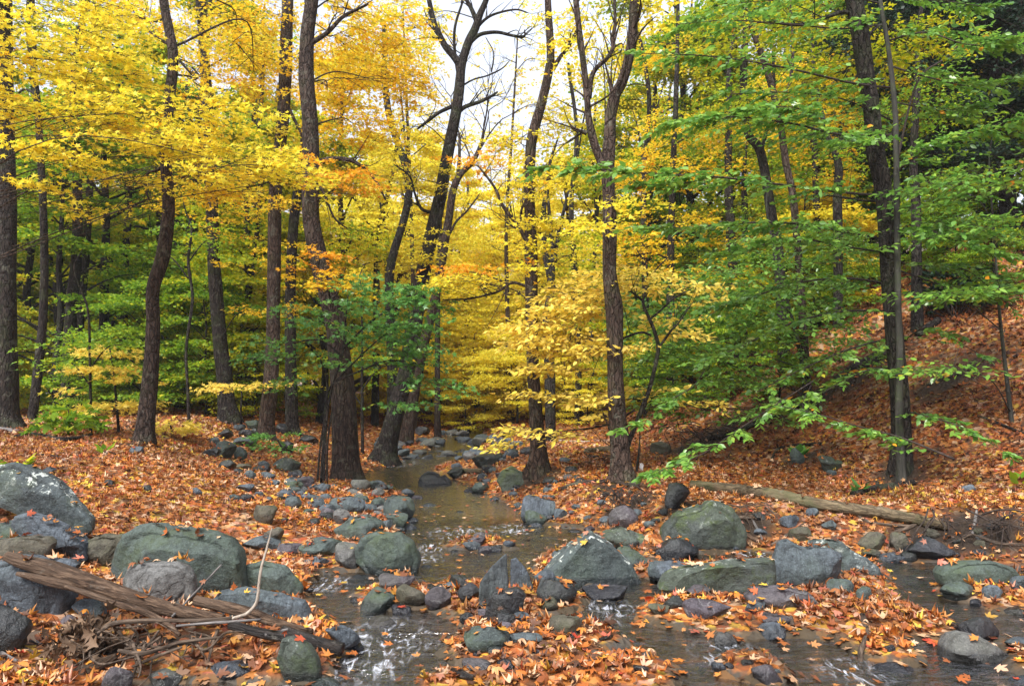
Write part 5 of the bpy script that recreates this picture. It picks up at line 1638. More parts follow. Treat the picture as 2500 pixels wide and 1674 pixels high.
bs = [bough([(2180, 215, 10.7), (2090, 205, 9.9), (1960, 175, 9.2), (1830, 150, 8.8), (1700, 135, 8.5), (1540, 130, 8.3)], (.02, .004), 420),
      bough([(2186, 330, 10.7), (2060, 330, 9.8), (1950, 305, 9.0), (1850, 290, 8.5), (1740, 285, 8.2), (1650, 300, 8.0)], (.02, .004), 640, .75),
      bough([(2000, 300, 9.2), (1950, 265, 8.8), (1870, 262, 8.5), (1800, 265, 8.2)], (.01, .003), 300, .5),
      bough([(2188, 480, 10.7), (2060, 470, 9.6), (1900, 450, 8.6), (1750, 432, 7.9), (1600, 425, 7.4), (1450, 412, 7.0), (1320, 402, 6.8)], (.02, .003), 640, .5, .092),
      bough([(1750, 432, 7.9), (1650, 450, 7.6), (1560, 450, 7.3)], (.006, .003), 160, .4, .092),
      bough([(2190, 590, 10.8), (2060, 565, 9.8), (1930, 545, 9.0), (1800, 545, 8.6), (1680, 555, 8.2), (1560, 552, 8.0)], (.02, .004), 620, .65),
      bough([(2190, 620, 10.8), (2050, 600, 9.6), (1940, 580, 9.0), (1850, 600, 8.8), (1750, 620, 8.6)], (.015, .004), 420, .6),
      bough([(2185, 560, 10.7), (2260, 560, 9.9), (2340, 590, 9.4), (2460, 620, 9.1)], (.016, .004), 420, .65),
      bough([(2188, 420, 10.7), (2280, 350, 10.0), (2380, 320, 9.6), (2520, 280, 9.3)], (.018, .004), 420, .7),
      bough([(2188, 400, 10.8), (2240, 200, 11.4), (2310, 140, 11.8), (2390, 60, 12.0)], (.02, .006), 240, .7),
      bough([(2190, 350, 10.7), (2120, 340, 9.6), (2080, 345, 9.0), (2030, 330, 8.6)], (.014, .004), 240, .5),
      bough([(2196, 700, 10.8), (2080, 680, 10.0), (1950, 690, 9.6), (1820, 730, 9.4), (1700, 760, 9.2)], (.018, .004), 520, .75),
      bough([(2196, 760, 10.8), (2060, 760, 10.1), (1930, 790, 9.8), (1800, 850, 9.6), (1690, 890, 9.4)], (.018, .004), 420, .7),
      bough([(2196, 820, 10.8), (2080, 850, 10.2), (1960, 900, 9.8), (1850, 955, 9.5)], (.016, .004), 230, .6),
      bough([(2330, 1120, 7.9), (2200, 1068, 8.3), (2098, 1041, 8.3), (1995, 1010, 8.4), (1880, 985, 8.6)], (.012, .003), 260, .36),
      bough([(2196, 1000, 10.7), (2260, 1015, 9.4), (2354, 1045, 8.8), (2470, 1112, 8.5)], (.012, .003), 190, .36),
      bough([(2196, 840, 10.8), (2260, 800, 10.2), (2330, 830, 9.9), (2400, 870, 9.7)], (.014, .004), 120, .5),
      bough([(2196, 660, 10.8), (2280, 690, 10.1), (2380, 720, 9.8), (2490, 690, 9.6)], (.014, .004), 170, .6),
      bough([(2190, 300, 10.7), (2050, 240, 10.1), (1900, 225, 9.7), (1720, 235, 9.4)], (.014, .004), 260, .6),
      bough([(1985, 930, 9.6), (1890, 990, 9.0), (1800, 1050, 8.5), (1720, 1105, 8.1), (1640, 1140, 7.8), (1590, 1158, 7.7)], (.008, .003), 280, .40),
      bough([(1720, 905, 9.6), (1690, 945, 9.3), (1640, 975, 9.1), (1580, 1020, 8.9), (1510, 1052, 8.8)], (.007, .003), 190, .34),
      bough([(1980, 940, 9.7), (1960, 985, 9.3), (1975, 1020, 9.1)], (.006, .003), 90, .35),
      bough([(2160, 60, 10.8), (2060, 70, 10.0), (1930, 60, 9.5), (1780, 50, 9.2), (1650, 60, 9.0)], (.014, .004), 380, .7),
      bough([(2155, 10, 10.8), (2050, -10, 10.2), (1900, 0, 9.8), (1760, 10, 9.5)], (.014, .004), 320, .7),
      bough([(2165, 100, 10.8), (2260, 80, 10.0), (2370, 110, 9.6), (2500, 90, 9.3)], (.014, .004), 380, .75),
      bough([(2170, 160, 10.8), (2270, 190, 10.2), (2380, 210, 9.9), (2520, 180, 9.6)], (.014, .004), 320, .75),
      bough([(2188, 250, 10.8), (2290, 270, 10.4), (2400, 260, 10.2)], (.012, .004), 220, .7),
      bough([(2150, 0, 10.8), (2280, 0, 10.2), (2420, 20, 9.8)], (.012, .004), 260, .7),
      bough([(2196, 900, 10.8), (2130, 900, 10.2), (2060, 930, 9.9), (1980, 975, 9.7)], (.012, .004), 150, .5),
      bough([(2192, 640, 10.8), (2260, 650, 10.3), (2360, 660, 10.1), (2480, 760, 9.9)], (.012, .004), 220, .7)]
bough_leaves(bs, M_BEECH)

# second green beech crown: the veil of small green leaves over the hillside
t = Tree('beech_sapling', "leafy green beech sapling veiling the hillside right of the dark crooked sapling", 'sapling',
         [(1968, 1005, 14), (1960, 900, 12), (1935, 780, 10), (1900, 660, 8), (1880, 560, 6)], M_BARK_G, top=1, flare=.2, bark=.03, sides=10)
bl = [t.blob(1800, 760, 170, 60, 620, -.8), t.blob(1700, 850, 130, 60, 380, -.8), t.blob(1930, 800, 150, 70, 480, -.8), t.blob(1780, 690, 170, 50, 480, -.5), t.blob(1990, 690, 130, 60, 320, -.8), t.blob(1860, 900, 150, 40, 260, -.9), t.blob(2080, 860, 90, 70, 170, -.9), t.blob(1640, 780, 80, 50, 200, -.5), t.blob(1930, 610, 150, 50, 320, -.3), t.blob(1740, 940, 130, 45, 260, -.9), t.blob(1660, 990, 90, 40, 140, -.9), t.blob(1850, 1000, 120, 35, 160, -.9), t.blob(1620, 880, 90, 50, 240, -.8), t.blob(1560, 760, 80, 60, 200, -.3)]
t.crown(bl, OVATE, .10, M_BEECH, r0=.012, per=9, Ls=.5, tier=.16, twig_r=.003)

t = Tree('beech_sapling', "green-leaved sapling at the right edge in front of the rhododendron", 'sapling',
         [(2470, 1030, 12), (2455, 900, 10), (2440, 760, 8), (2430, 620, 6), (2420, 480, 5)], M_BARK_G, top=1, flare=.2, bark=.03, sides=10)
bl = [t.blob(2380, 560, 130, 40, 300, -.5), t.blob(2320, 470, 130, 50, 280, -.4), t.blob(2440, 700, 90, 40, 170, -.5), t.blob(2330, 720, 110, 30, 170, -.6), t.blob(2300, 900, 90, 30, 110, -.8), t.blob(2440, 420, 90, 50, 170, 0)]
t.crown(bl, OVATE, .10, M_BEECH, r0=.010, per=9, Ls=.5, tier=.16, twig_r=.003)

# D2.. trunks behind on the right
for px, mt, lb, sz in [
    ([(1972, 980, 26), (1962, 820, 22), (1955, 700, 20), (1946, 589, 19), (1936, 482, 19), (1918, 395, 19), (1904, 300, 18), (1882, 204, 18), (1850, 107, 17), (1815, 0, 16)], M_BARK, "slim grey trunk leaning left, between the forked maple and the big right trunk", 1),
    ([(1915, 900, 34), (1910, 760, 30), (1900, 620, 28), (1885, 536, 27), (1858, 375, 24), (1825, 321, 22), (1815, 200, 20), (1822, 50, 18)], M_BARK_D, "dark bent trunk left of the slim grey leaning one", 1),
    ([(1800, 900, 28), (1795, 760, 26), (1788, 650, 26), (1782, 540, 24), (1778, 420, 20), (1780, 250, 17)], M_BARK_D, "upright dark trunk half hidden behind the green sprays", 0),
    ([(1835, 860, 24), (1830, 700, 22), (1820, 610, 20), (1818, 500, 17)], M_BARK_D, "shorter dark trunk next to the upright one behind the green sprays", 0),
    ([(2046, 800, 26), (2046, 600, 24), (2044, 480, 22), (2046, 400, 20), (2020, 330, 14)], M_BARK_D, "dark trunk seen just left of the big rough right trunk", 0),
    ([(2240, 800, 30), (2238, 640, 26), (2236, 500, 24), (2230, 380, 20), (2240, 200, 18)], M_BARK_D, "dark trunk on the upper hillside right of the slim grey beech", 0),
    ([(1760, 830, 16), (1745, 640, 13), (1730, 450, 11), (1700, 250, 9), (1690, 60, 8)], M_BARK_D, "thin dark pole of a trunk right of the forked maple", 0)]:
    t = Tree('maple_tree', lb, 'tree', px, mt, dy=.4, flare=.25, top=2)
    x0, y0 = px[-1][0], px[-1][1]
    if sz:
        t.limb([(px[-4][0], px[-4][1]), (px[-4][0] + 30, px[-4][1] - 140), (px[-4][0] + 25, px[-4][1] - 330)], [10, 8, 5])
    t.crown([t.blob(x0, y0 + 60, 130, 70, 500, .4), t.blob(x0 + 40, y0 + 250, 120, 60, 380, .4)], MAPLE_LO, .095, M_LIME if sz else M_GRN, r0=.018)

# gold crowns behind the green sprays
t = Tree('maple_tree', "golden maple behind the green sprays on the right, leaves turning orange", 'tree', [(1640, 1010, 26), (1636, 800, 22), (1640, 500, 18), (1650, 250, 14), (1655, 50, 10)], M_BARK_D, flare=.3, top=2, Y=20)
bl = [t.blob(1640, 330, 110, 50, 600), t.blob(1600, 420, 110, 50, 800), t.blob(1720, 420, 110, 40, 400), t.blob(1620, 120, 110, 50, 300, .5), t.blob(1650, 560, 130, 50, 700), t.blob(1750, 310, 90, 50, 500), t.blob(1580, 620, 90, 60, 600), t.blob(1700, 680, 110, 50, 600)]
t.crown(bl, MAPLE_LO, .10, M_GOLD, r0=.03, twigs=False)
t = Tree('maple_tree', "golden-leaved maple behind the big rough right trunk", 'tree', [(2010, 900, 24), (2000, 700, 20), (1990, 400, 16), (1985, 150, 12)], M_BARK_D, flare=.3, top=2, Y=19)
bl = [t.blob(1960, 200, 120, 60, 700), t.blob(2030, 280, 110, 50, 600), t.blob(1930, 330, 90, 50, 400), t.blob(2220, 170, 120, 50, 400), t.blob(2230, 280, 110, 40, 200), t.blob(2010, 420, 110, 40, 400)]
t.crown(bl, MAPLE_LO, .10, M_GOLD, r0=.03, twigs=False)

# F4 green sapling clump by the leaning trunk
t = Tree('maple_sapling', "clump of thin stems with a spreading blue-green crown before the biggest left trunk", 'sapling',
         [(790, 1180, 8), (793, 1100, 7), (800, 1000, 6), (815, 930, 6), (835, 870, 6), (842, 800, 5), (850, 720, 3)], M_BARK_D, Y=11.4, top=0, flare=.2, bark=.03, sides=8)
for px in ([(783, 1178), (790, 1060), (800, 960), (830, 920), (900, 850), (960, 800)], [(798, 1180), (800, 1080), (812, 990)], [(775, 1175), (783, 1080), (798, 985), (795, 900)], [(820, 930), (880, 905), (950, 880), (1040, 890)], [(838, 850), (900, 790), (970, 740), (1010, 715)], [(836, 870), (780, 830), (700, 840)]):
    t.limb(px, [6, 5, 5, 4, 2], name='stem', bark=.03)
bl = [t.blob(900, 735, 120, 40, 620, -.1), t.blob(1000, 720, 80, 30, 360, -.2), t.blob(850, 790, 130, 45, 620, 0), t.blob(960, 800, 110, 40, 470, -.1), t.blob(770, 770, 70, 30, 180, .1), t.blob(880, 860, 140, 40, 520, 0), t.blob(1010, 870, 100, 28, 300, -.1),
      t.blob(1075, 955, 60, 25, 130, -.2), t.blob(1020, 930, 70, 22, 150, -.1), t.blob(730, 850, 80, 26, 180, .1), t.blob(960, 985, 70, 22, 150, 0), t.blob(680, 875, 60, 16, 110, .1), t.blob(840, 690, 70, 25, 170, .1), t.blob(720, 940, 70, 25, 110, .2), t.blob(1000, 790, 60, 60, 200, -.2)]
t.crown(bl, MAPLE_MID, .092, M_DGRN, limbs=False, per=10, Ls=.42, tilt=.6, tier=.15, twig_r=.003, mult=.85)

t = Tree('maple_sapling', "low green seedling among rocks at the foot of the tall straight trunk", 'sapling', [(690, 1110, 6), (684, 1085, 5), (672, 1065, 4)], M_BARK_D, top=0, flare=0, bark=.02, sides=6)
t.crown([t.blob(660, 1072, 55, 18, 130), t.blob(690, 1092, 40, 12, 70)], MAPLE_MID, .085, M_DGRN, limbs=False, per=8, Ls=.3, tier=.1, twig_r=.003)

# yellow understorey left
t = Tree('maple_sapling', "small bright yellow sapling left of the curved trunk", 'sapling', [(290, 1060, 9), (284, 980, 7), (276, 900, 6), (268, 850, 4)], M_BARK_D, top=0, flare=0, bark=.02, sides=6)
t.crown([t.blob(280, 858, 70, 9, 120), t.blob(262, 900, 65, 13, 150), t.blob(300, 925, 40, 8, 50), t.blob(272, 990, 70, 14, 150), t.blob(215, 955, 18, 10, 20), t.blob(230, 1010, 40, 14, 50), t.blob(320, 985, 30, 12, 40)], MAPLE_MID, .10, M_BYEL, limbs=False, per=8, Ls=.35, tier=.12, twig_r=.003)
t = Tree('maple_sapling', "low yellow seedlings just right of the curved trunk's foot", 'sapling', [(420, 1062, 6), (418, 1045, 5), (412, 1030, 3)], M_BARK_D, top=0, flare=0, bark=.02, sides=6)
t.crown([t.blob(415, 1040, 50, 14, 130), t.blob(440, 1050, 30, 8, 50), t.blob(395, 1022, 16, 8, 20)], MAPLE_MID, .10, M_BYEL, limbs=False, per=8, Ls=.3, tier=.1, twig_r=.003)
t = Tree('maple_sapling', "green round-leaved seedling at the mossy log on the left", 'sapling', [(168, 1066, 6), (165, 1030, 5), (168, 1000, 3)], M_BARK_D, top=0, flare=0, bark=.02, sides=6)
t.crown([t.blob(160, 1005, 30, 16, 40), t.blob(185, 1020, 26, 14, 30), t.blob(140, 1040, 12, 8, 10), t.blob(195, 1040, 30, 10, 24)], MAPLE_HI, .15, M_GRN, limbs=False, per=6, Ls=.22, tier=.1, twig_r=.003)
t = Tree('maple_sapling', "thin sapling with a yellow spray crossing the straight trunks", 'sapling', [(590, 1055, 6), (588, 1000, 5), (590, 960, 4), (585, 930, 3)], M_BARK_D, top=0, flare=0, bark=.02, sides=6)
t.crown([t.blob(590, 940, 80, 7, 150, -.4), t.blob(660, 935, 30, 9, 40, -.5), t.blob(540, 950, 40, 8, 50, -.3)], MAPLE_MID, .095, M_BYEL, limbs=False, per=8, Ls=.35, tier=.1, twig_r=.003)
for px, lb in [([(462, 1040, 9), (458, 940, 8), (455, 850, 8), (470, 730, 8), (460, 640, 8), (468, 560, 6), (455, 520, 4)], "thin crooked sapling stem between the curved and the dark straight trunk"),
               ([(222, 1060, 8), (220, 900, 7), (215, 760, 6), (190, 690, 4)], "thin forked sapling stem right of the shaded left trunks"),
               ([(885, 1110, 9), (884, 950, 8), (884, 800, 6), (880, 700, 4)], "thin straight stem right of the biggest left trunk")]:
    t = Tree('maple_sapling', lb, 'sapling', px, M_BARK_D, top=.6, flare=.1, bark=.03, sides=7)
    q = px[-3]
    t.limb([(q[0], q[1]), (q[0] + 40, q[1] - 50), (q[0] + 80, q[1] - 60)], [4, 3, 2], bark=.03)
    t.limb([(q[0], q[1] + 40), (q[0] - 40, q[1] - 10), (q[0] - 80, q[1] - 20)], [4, 3, 2], bark=.03)
    t.crown([t.blob(q[0], q[1] - 60, 90, 60, 340, .1)], MAPLE_LO, .088, M_GRN, limbs=False, twig_r=.003)

# rhododendrons on the hillside
for px, py, rx, ry, n, lb in [(2330, 700, 110, 70, 900, "dark glossy rhododendron on the upper right hillside"), (2010, 660, 110, 70, 700, "dark evergreen thicket behind the slim grey beech"),
                              (1610, 930, 70, 60, 500, "dark rhododendron at the foot of the slope behind the dark crooked sapling"), (2450, 580, 90, 70, 600, "dark evergreen bush at the right edge high on the hill")]:
    g = G(px, py + ry)
    root = thing('rhododendron', (g[0], g[1], g[2]), lb, 'bush')
    ORIGIN[root.name] = g
    r_ = np.random.default_rng(px)
    sc = g[1] / F
    c = P(px, py, g[1] + .3)
    parts = []
    pos, ax, nm = [], [], []
    for k in range(n // 9):
        q = c + unit(r_.normal(size=3)) * r_.uniform(.2, 1) ** .5 * np.array([rx * sc, .8, ry * sc])
        if k % 4 == 0:
            parts.append(tube(catmull([g - np.array([0, 0, .1]), (g + q) / 2 + r_.normal(0, .15, 3), q], 8), np.linspace(.014, .004, 8), 5, cap=False))
        for j in range(9):
            a = j * 2.4 + r_.uniform(0, .6)
            pos.append(q); ax.append([math.cos(a), math.sin(a), -.35 + .2 * r_.normal()]); nm.append([0, 0, 1])
    Vt, Ft = join(parts)
    obj('stem', Vt, Ft, M_TWIG, parent=root)
    nn = len(pos)
    lv = leaves(OVATE, np.array(pos), np.array(ax, float), np.array(nm, float) + r_.normal(0, .2, (nn, 3)), .16 * r_.uniform(.7, 1.2, nn), -.2 * np.ones(nn), np.clip(r_.normal(.5, .25, nn), 0, 1))
    obj('foliage', lv[0], lv[1], M_RHODO, parent=root, tint=lv[2])
# fern on the mossy hillside rock, and small green plants
for px, py, s, n, lb, mt in [(1952, 1110, .22, 16, "small green fern on the dark mossy hillside rock", M_DGRN), (40, 1150, .2, 14, "small green seedlings above the lichen-spotted boulder", M_GRN),
                             (2100, 1200, .15, 10, "small fern beside the short log at the foot of the slim grey beech", M_DGRN), (255, 1105, .16, 10, "little green plant by the thin dark branch on the left slope", M_GRN), (2490, 1180, .16, 8, "little green plant at the right edge of the leafy hillside", M_GRN)]:
    g = G(px, py + 8)
    r_ = np.random.default_rng(px)
    az = r_.uniform(0, 6.28, n)
    ax = np.stack([np.cos(az), np.sin(az), r_.uniform(.3, 1.2, n)], -1)
    pos = g + np.stack([np.cos(az) * .04, np.sin(az) * .04, r_.uniform(.02, .1, n)], -1)
    lv = leaves(OVATE, pos, ax, np.array([0, 0, 1.0]) + r_.normal(0, .3, (n, 3)), s * r_.uniform(.6, 1.1, n), .3 * np.ones(n), np.clip(r_.normal(.5, .2, n), 0, 1))
    o = obj('fern' if 'fern' in lb else ('grass_tuft' if 'grass' in lb else 'seedling'), lv[0], lv[1], mt, origin=g, tint=lv[2])
    tag(o, lb, 'plant')
# ------------------------------------------------------------------ the wood behind: repeated trees, each its own object
def proto(name, seed, height, n_leaf, mat, bark, size=.145, low=.15, spread=.26, twin=False, tmpl=KITE):
    """builds one background tree at the origin and returns (trunk mesh, crown mesh)"""
    r_ = np.random.default_rng(seed)
    pts = [np.array([0, 0, -.5])]
    x = np.zeros(2)
    for k in range(1, 7):
        x = x + r_.normal(0, .16, 2) * height / 14
        pts.append(np.array([x[0], x[1], height * k / 6.5]))
    rad = np.interp(np.linspace(0, 1, 7), [0, .15, 1], [.022, .014, .004]) * height * .85
    path = catmull(pts, 40); rr = np.interp(np.linspace(0, 1, 40), np.linspace(0, 1, 7), rad)
    parts = [tube(path, rr, 9, seed=seed, bark=.1)]
    blobs = []
    nb = 26
    for k in range(nb):
        t = low + (1 - low) * (k + r_.uniform(0, .8)) / nb
        i = min(39, int(t * 39))
        a = r_.uniform(0, 6.28)
        ln = height * spread * r_.uniform(.45, 1.0) * (math.sin(math.pi * min(1, .2 + .8 * t)) * .7 + .3)
        e = path[i] + np.array([math.cos(a) * ln, math.sin(a) * ln, ln * r_.uniform(.1, .55)])
        m = (path[i] + e) / 2 + np.array([0, 0, .12 * ln])
        parts.append(tube(catmull([path[i], m, e], 9), np.linspace(rr[i] * .45, .008, 9), 5, cap=False))
        for q in range(3):
            s = m + (e - m) * r_.uniform(0, .9)
            g = s + r_.normal(0, .35, 3) * ln * .5
            parts.append(tube(np.array([s, (s + g) / 2 + r_.normal(0, .05, 3), g]), np.array([.012, .009, .005]), 4, cap=False))
        rb = ln * r_.uniform(.42, .62)
        blobs.append((e * .75 + m * .25, np.array([rb, rb, rb * .42]), int(n_leaf * 2.8 / nb)))
    lv, _ = sprays(blobs, tmpl, size, r_, origin=np.array([0, 0, height * .5]), per=14, Ls=.75, tilt=.55, tier=.5, twigs=False, tintf=lambda p: .12 * vnoise(p * .8, seed))
    Vt, Ft = join(parts)
    mt = build_mesh(name + "_trunk", Vt, Ft, bark, smooth=True)
    mc = build_mesh(name + "_crown", lv[0], lv[1], mat, tint=lv[2])
    return mt, mc


PR = {
    'y1': proto("yellow_a", 101, 15, 11000, M_YEL, M_BARK_D),
    'y2': proto("yellow_b", 102, 13, 10000, M_YEL, M_BARK, low=.08),
    'y3': proto("yellow_c", 103, 17, 11000, M_YEL, M_BARK_D, low=.2),
    'o1': proto("golden_a", 104, 14, 10000, M_GOLD, M_BARK_D),
    'o2': proto("golden_b", 105, 11, 8000, M_GOLD, M_BARK, low=.06),
    'l1': proto("lime_a", 106, 15, 11000, M_LIME, M_BARK_D, low=.1),
    'l2': proto("lime_b", 107, 12, 10000, M_LIME, M_BARK_D, low=.05),
    'g1': proto("green_a", 108, 13, 11000, M_GRN, M_BARK_D, low=.06),
    'g2': proto("green_b", 109, 10, 9000, M_GRN, M_BARK_D, low=.04, spread=.32),
    's1': proto("yellow_low", 111, 5.0, 4500, M_YEL, M_BARK_D, low=.08, spread=.42, size=.125),
    's2': proto("green_low", 112, 4.6, 4500, M_GRN, M_BARK_D, low=.06, spread=.42, size=.125),
    's3': proto("lime_low", 113, 4.2, 4200, M_LIME, M_BARK_D, low=.05, spread=.45, size=.125),
    'y4': proto("lemon", 121, 13, 10000, M_LEM, M_BARK, low=.05),
    's4': proto("lemon_low", 122, 5.0, 4500, M_LEM, M_BARK_D, low=.05, spread=.42, size=.125),
    'h1': proto("hemlock", 114, 15, 15000, M_HEM, M_BARK_D, low=.12, spread=.22, size=.125),
}
WORDS = {'y': 'bright yellow', 'o': 'golden-orange', 'l': 'yellow-green', 'g': 'leafy green', 'h': 'dark evergreen'}


def bg_tree(kind, px, Y, scale=1.0, label=None, group=None, name=None, cat='tree', rz=None):
    x = (px - 1250) / F * Y
    z = hz(x, Y)
    r_ = np.random.default_rng(int(abs(px * 7 + Y * 13)))
    root = thing(name or ('hemlock_tree' if kind[0] == 'h' else 'maple_tree'), (x, Y, z), label, cat, group)
    root.rotation_euler = (0, 0, r_.uniform(0, 6.28) if rz is None else rz)
    root.scale = (scale, scale, scale * r_.uniform(.92, 1.12))
    mt, mc = PR[kind]
    for nm, me in (('trunk', mt), ('crown', mc)):
        o = bpy.data.objects.new(nm, me)
        COL.objects.link(o)
        o.parent = root
    return root


# nearer background trees, told apart one by one
NAMED = [
    ('g2', 150, 20.5, .85, "green maple with drooping low boughs behind the left edge trunk"),
    ('l1', 265, 23, .9, "yellow-green maple behind the small yellow sapling, left of the curved trunk"),
    ('l1', 455, 24, 1.0, "yellow-green maple filling the gap between the curved and the dark straight trunk"),
    ('l2', 600, 22, .75, "low yellow-green maple behind the straight trunks of the left bank"),
    ('l2', 60, 27, 1.1, "yellow-green maple seen past the left edge trunk"),
    ('y2', 850, 27, 1.0, "bright yellow maple right behind the biggest left trunk"),
    ('l2', 780, 24, .8, "yellow-green maple beside the biggest left trunk, lower than the yellow one"),
    ('y4', 1085, 44, 1.1, "lemon-yellow maple far beyond the stream head, left of the sky gap"),
    ('y4', 1310, 42, 1.2, "lemon-yellow maple far beyond the stream head, right of the sky gap"),
    ('y4', 1205, 48, .95, "lemon-yellow maple far beyond the stream head, lowest under the sky gap"),
    ('y4', 960, 33, .95, "tall yellow maple behind the tall leaning maple"),
    ('y2', 1420, 30, .85, "yellow maple glowing between the two right-shore maples"),
    ('l1', 1560, 26, .95, "yellow-green maple just right of the forked maple"),
    ('l1', 1700, 27, 1.0, "yellow-green maple behind the slim grey leaning trunk"),
    ('g1', 1650, 31, 1.1, "green maple high on the right, above the golden maple"),
    ('g1', 1860, 25, 1.1, "dark green maple between the golden maple and the big right trunk"),
    ('l1', 2060, 24, 1.0, "yellow-green maple behind the big rough right trunk"),
    ('h1', 2330, 19, .9, "dark hemlock on the hill in the upper right"),
    ('h1', 2480, 17, .8, "dark hemlock at the right edge of the picture"),
    ('g1', 2200, 25, 1.0, "green maple on the hill between the big right trunk and the dark hemlock"),
]
for k, px, Y, s, lb in NAMED:
    bg_tree(k, px, Y, s, lb)

for k, (px, Y, s, lb) in enumerate([(1120, 34, .8, 'yellow bush closing the far head of the stream, in its middle'), (1195, 32, .7, 'yellow bush at the far head of the stream, on its right bank'), (1050, 31, .75, 'yellow bush at the far head of the stream, on its left bank'),
                                    (1260, 30, .8, 'yellow bush behind the leaning right-shore maple'), (990, 29, .75, 'lemon-yellow bush between the tall leaning maple and the stream head'),
                                    (1158, 40, .7, 'low lemon-yellow bush right across the end of the stream valley'), (1140, 52, 1.0, 'farthest lemon-yellow bush behind the end of the stream')]):
    bg_tree('s4', px, Y, s, lb, None, 'understory_bush', 'bush')
for k, (px, Y, s, lb) in enumerate([(2440, 23, .9, 'dark hemlock behind the one at the right edge'), (2590, 21, .9, 'dark hemlock just outside the right edge'), (2400, 28, 1.0, 'dark hemlock on the hill crest in the upper right'), (2530, 15, .62, 'small dark hemlock filling the right edge above the leaf slope')]):
    bg_tree('h1', px, Y, s, lb)
for px, Y, s in [(1720, 15.5, .42), (1830, 16.5, .45), (1900, 14, .36), (1650, 17.5, .5), (2060, 16.5, .42), (1990, 18.5, .5), (2330, 14.5, .38), (2440, 13.5, .34), (2290, 17, .45)]:
    bg_tree('s2', px, Y, s, "small green bush growing out of the leaf litter on the right hillside", 'small bushes on the right hillside', 'understory_bush', 'bush')
for px, Y, s, lb in [(2500, 18, .9, 'dark green bush on the hill at the right edge, under the hemlocks'), (2420, 21, 1.0, 'dark green bush on the hill crest left of the one at the right edge'), (2090, 27, 1.0, 'green bush behind the foot of the golden-leaved maple on the hill')]:
    bg_tree('s2', px, Y, s, lb, None, 'understory_bush', 'bush')
# the wood beyond: groups that nothing tells apart
r_ = np.random.default_rng(77)


def zone(n, xr, yr, kinds, sc, label, group, name=None, cat='tree', minsep=1.2):
    pts = []
    for k in range(n * 30):
        if len(pts) >= n:
            break
        px, Y = r_.uniform(*xr), r_.uniform(*yr)
        x = (px - 1250) / F * Y
        if any((x - a) ** 2 + (Y - b) ** 2 < minsep ** 2 for a, b in pts):
            continue
        pts.append((x, Y))
        bg_tree(kinds[len(pts) % len(kinds)], px, Y, r_.uniform(*sc), label, group, name, cat)


zone(15, (-120, 640), (27, 40), ('l1', 'g1', 'l2', 'g2', 'l1', 'l2'), (.85, 1.15), "green to yellow-green maple in the wood behind the left bank", "maples in the left wood", minsep=2.6)
zone(9, (-100, 760), (38, 52), ('y3', 'l1', 'y1'), (1.0, 1.3), "tall yellowing maple far back in the wood on the left", "far maples on the left", minsep=3)
zone(7, (640, 1010), (34, 52), ('y4', 'y2', 'y4'), (.85, 1.1), "yellow maple far back, left of the head of the stream", "yellow maples left of the stream head", minsep=2.5)
zone(14, (960, 1320), (32, 58), ('y4', 'y2', 'y4'), (.62, .85), "low yellow maple beyond the head of the stream, under the sky gap", "low maples under the sky gap", minsep=1.8)
zone(9, (1330, 1600), (36, 56), ('y4', 'y2', 'y4', 'y3'), (.8, 1.05), "yellow maple far back, right of the head of the stream", "yellow maples right of the stream head", minsep=2.4)
zone(9, (1580, 2250), (32, 46), ('g1', 'l1', 'g1', 'l2'), (.95, 1.2), "mixed green and yellow-green maple far up the right hillside", "maples far up the right hillside", minsep=2.6)
zone(4, (2250, 2620), (22, 32), ('g1', 'h1'), (.9, 1.1), "dark green tree high on the right hill behind the hemlocks", "dark trees behind the hemlocks", minsep=2.5)
zone(30, (-60, 740), (18.5, 34), ('s2', 's3', 's2', 's3'), (.32, .9), "low green to yellow-green bush in the undergrowth of the left wood", "undergrowth of the left wood", 'understory_bush', 'bush', 1.0)
zone(26, (760, 1580), (23, 42), ('s4', 's1', 's4', 's4'), (.35, .95), "low yellow bush around the far head of the stream", "yellow bushes at the stream head", 'understory_bush', 'bush', 1.1)
zone(14, (1560, 2000), (18, 30), ('s3', 's2', 's1'), (.6, .9), "low bush on the hillside behind the green sprays", "bushes on the right slope", 'understory_bush', 'bush', 1.3)


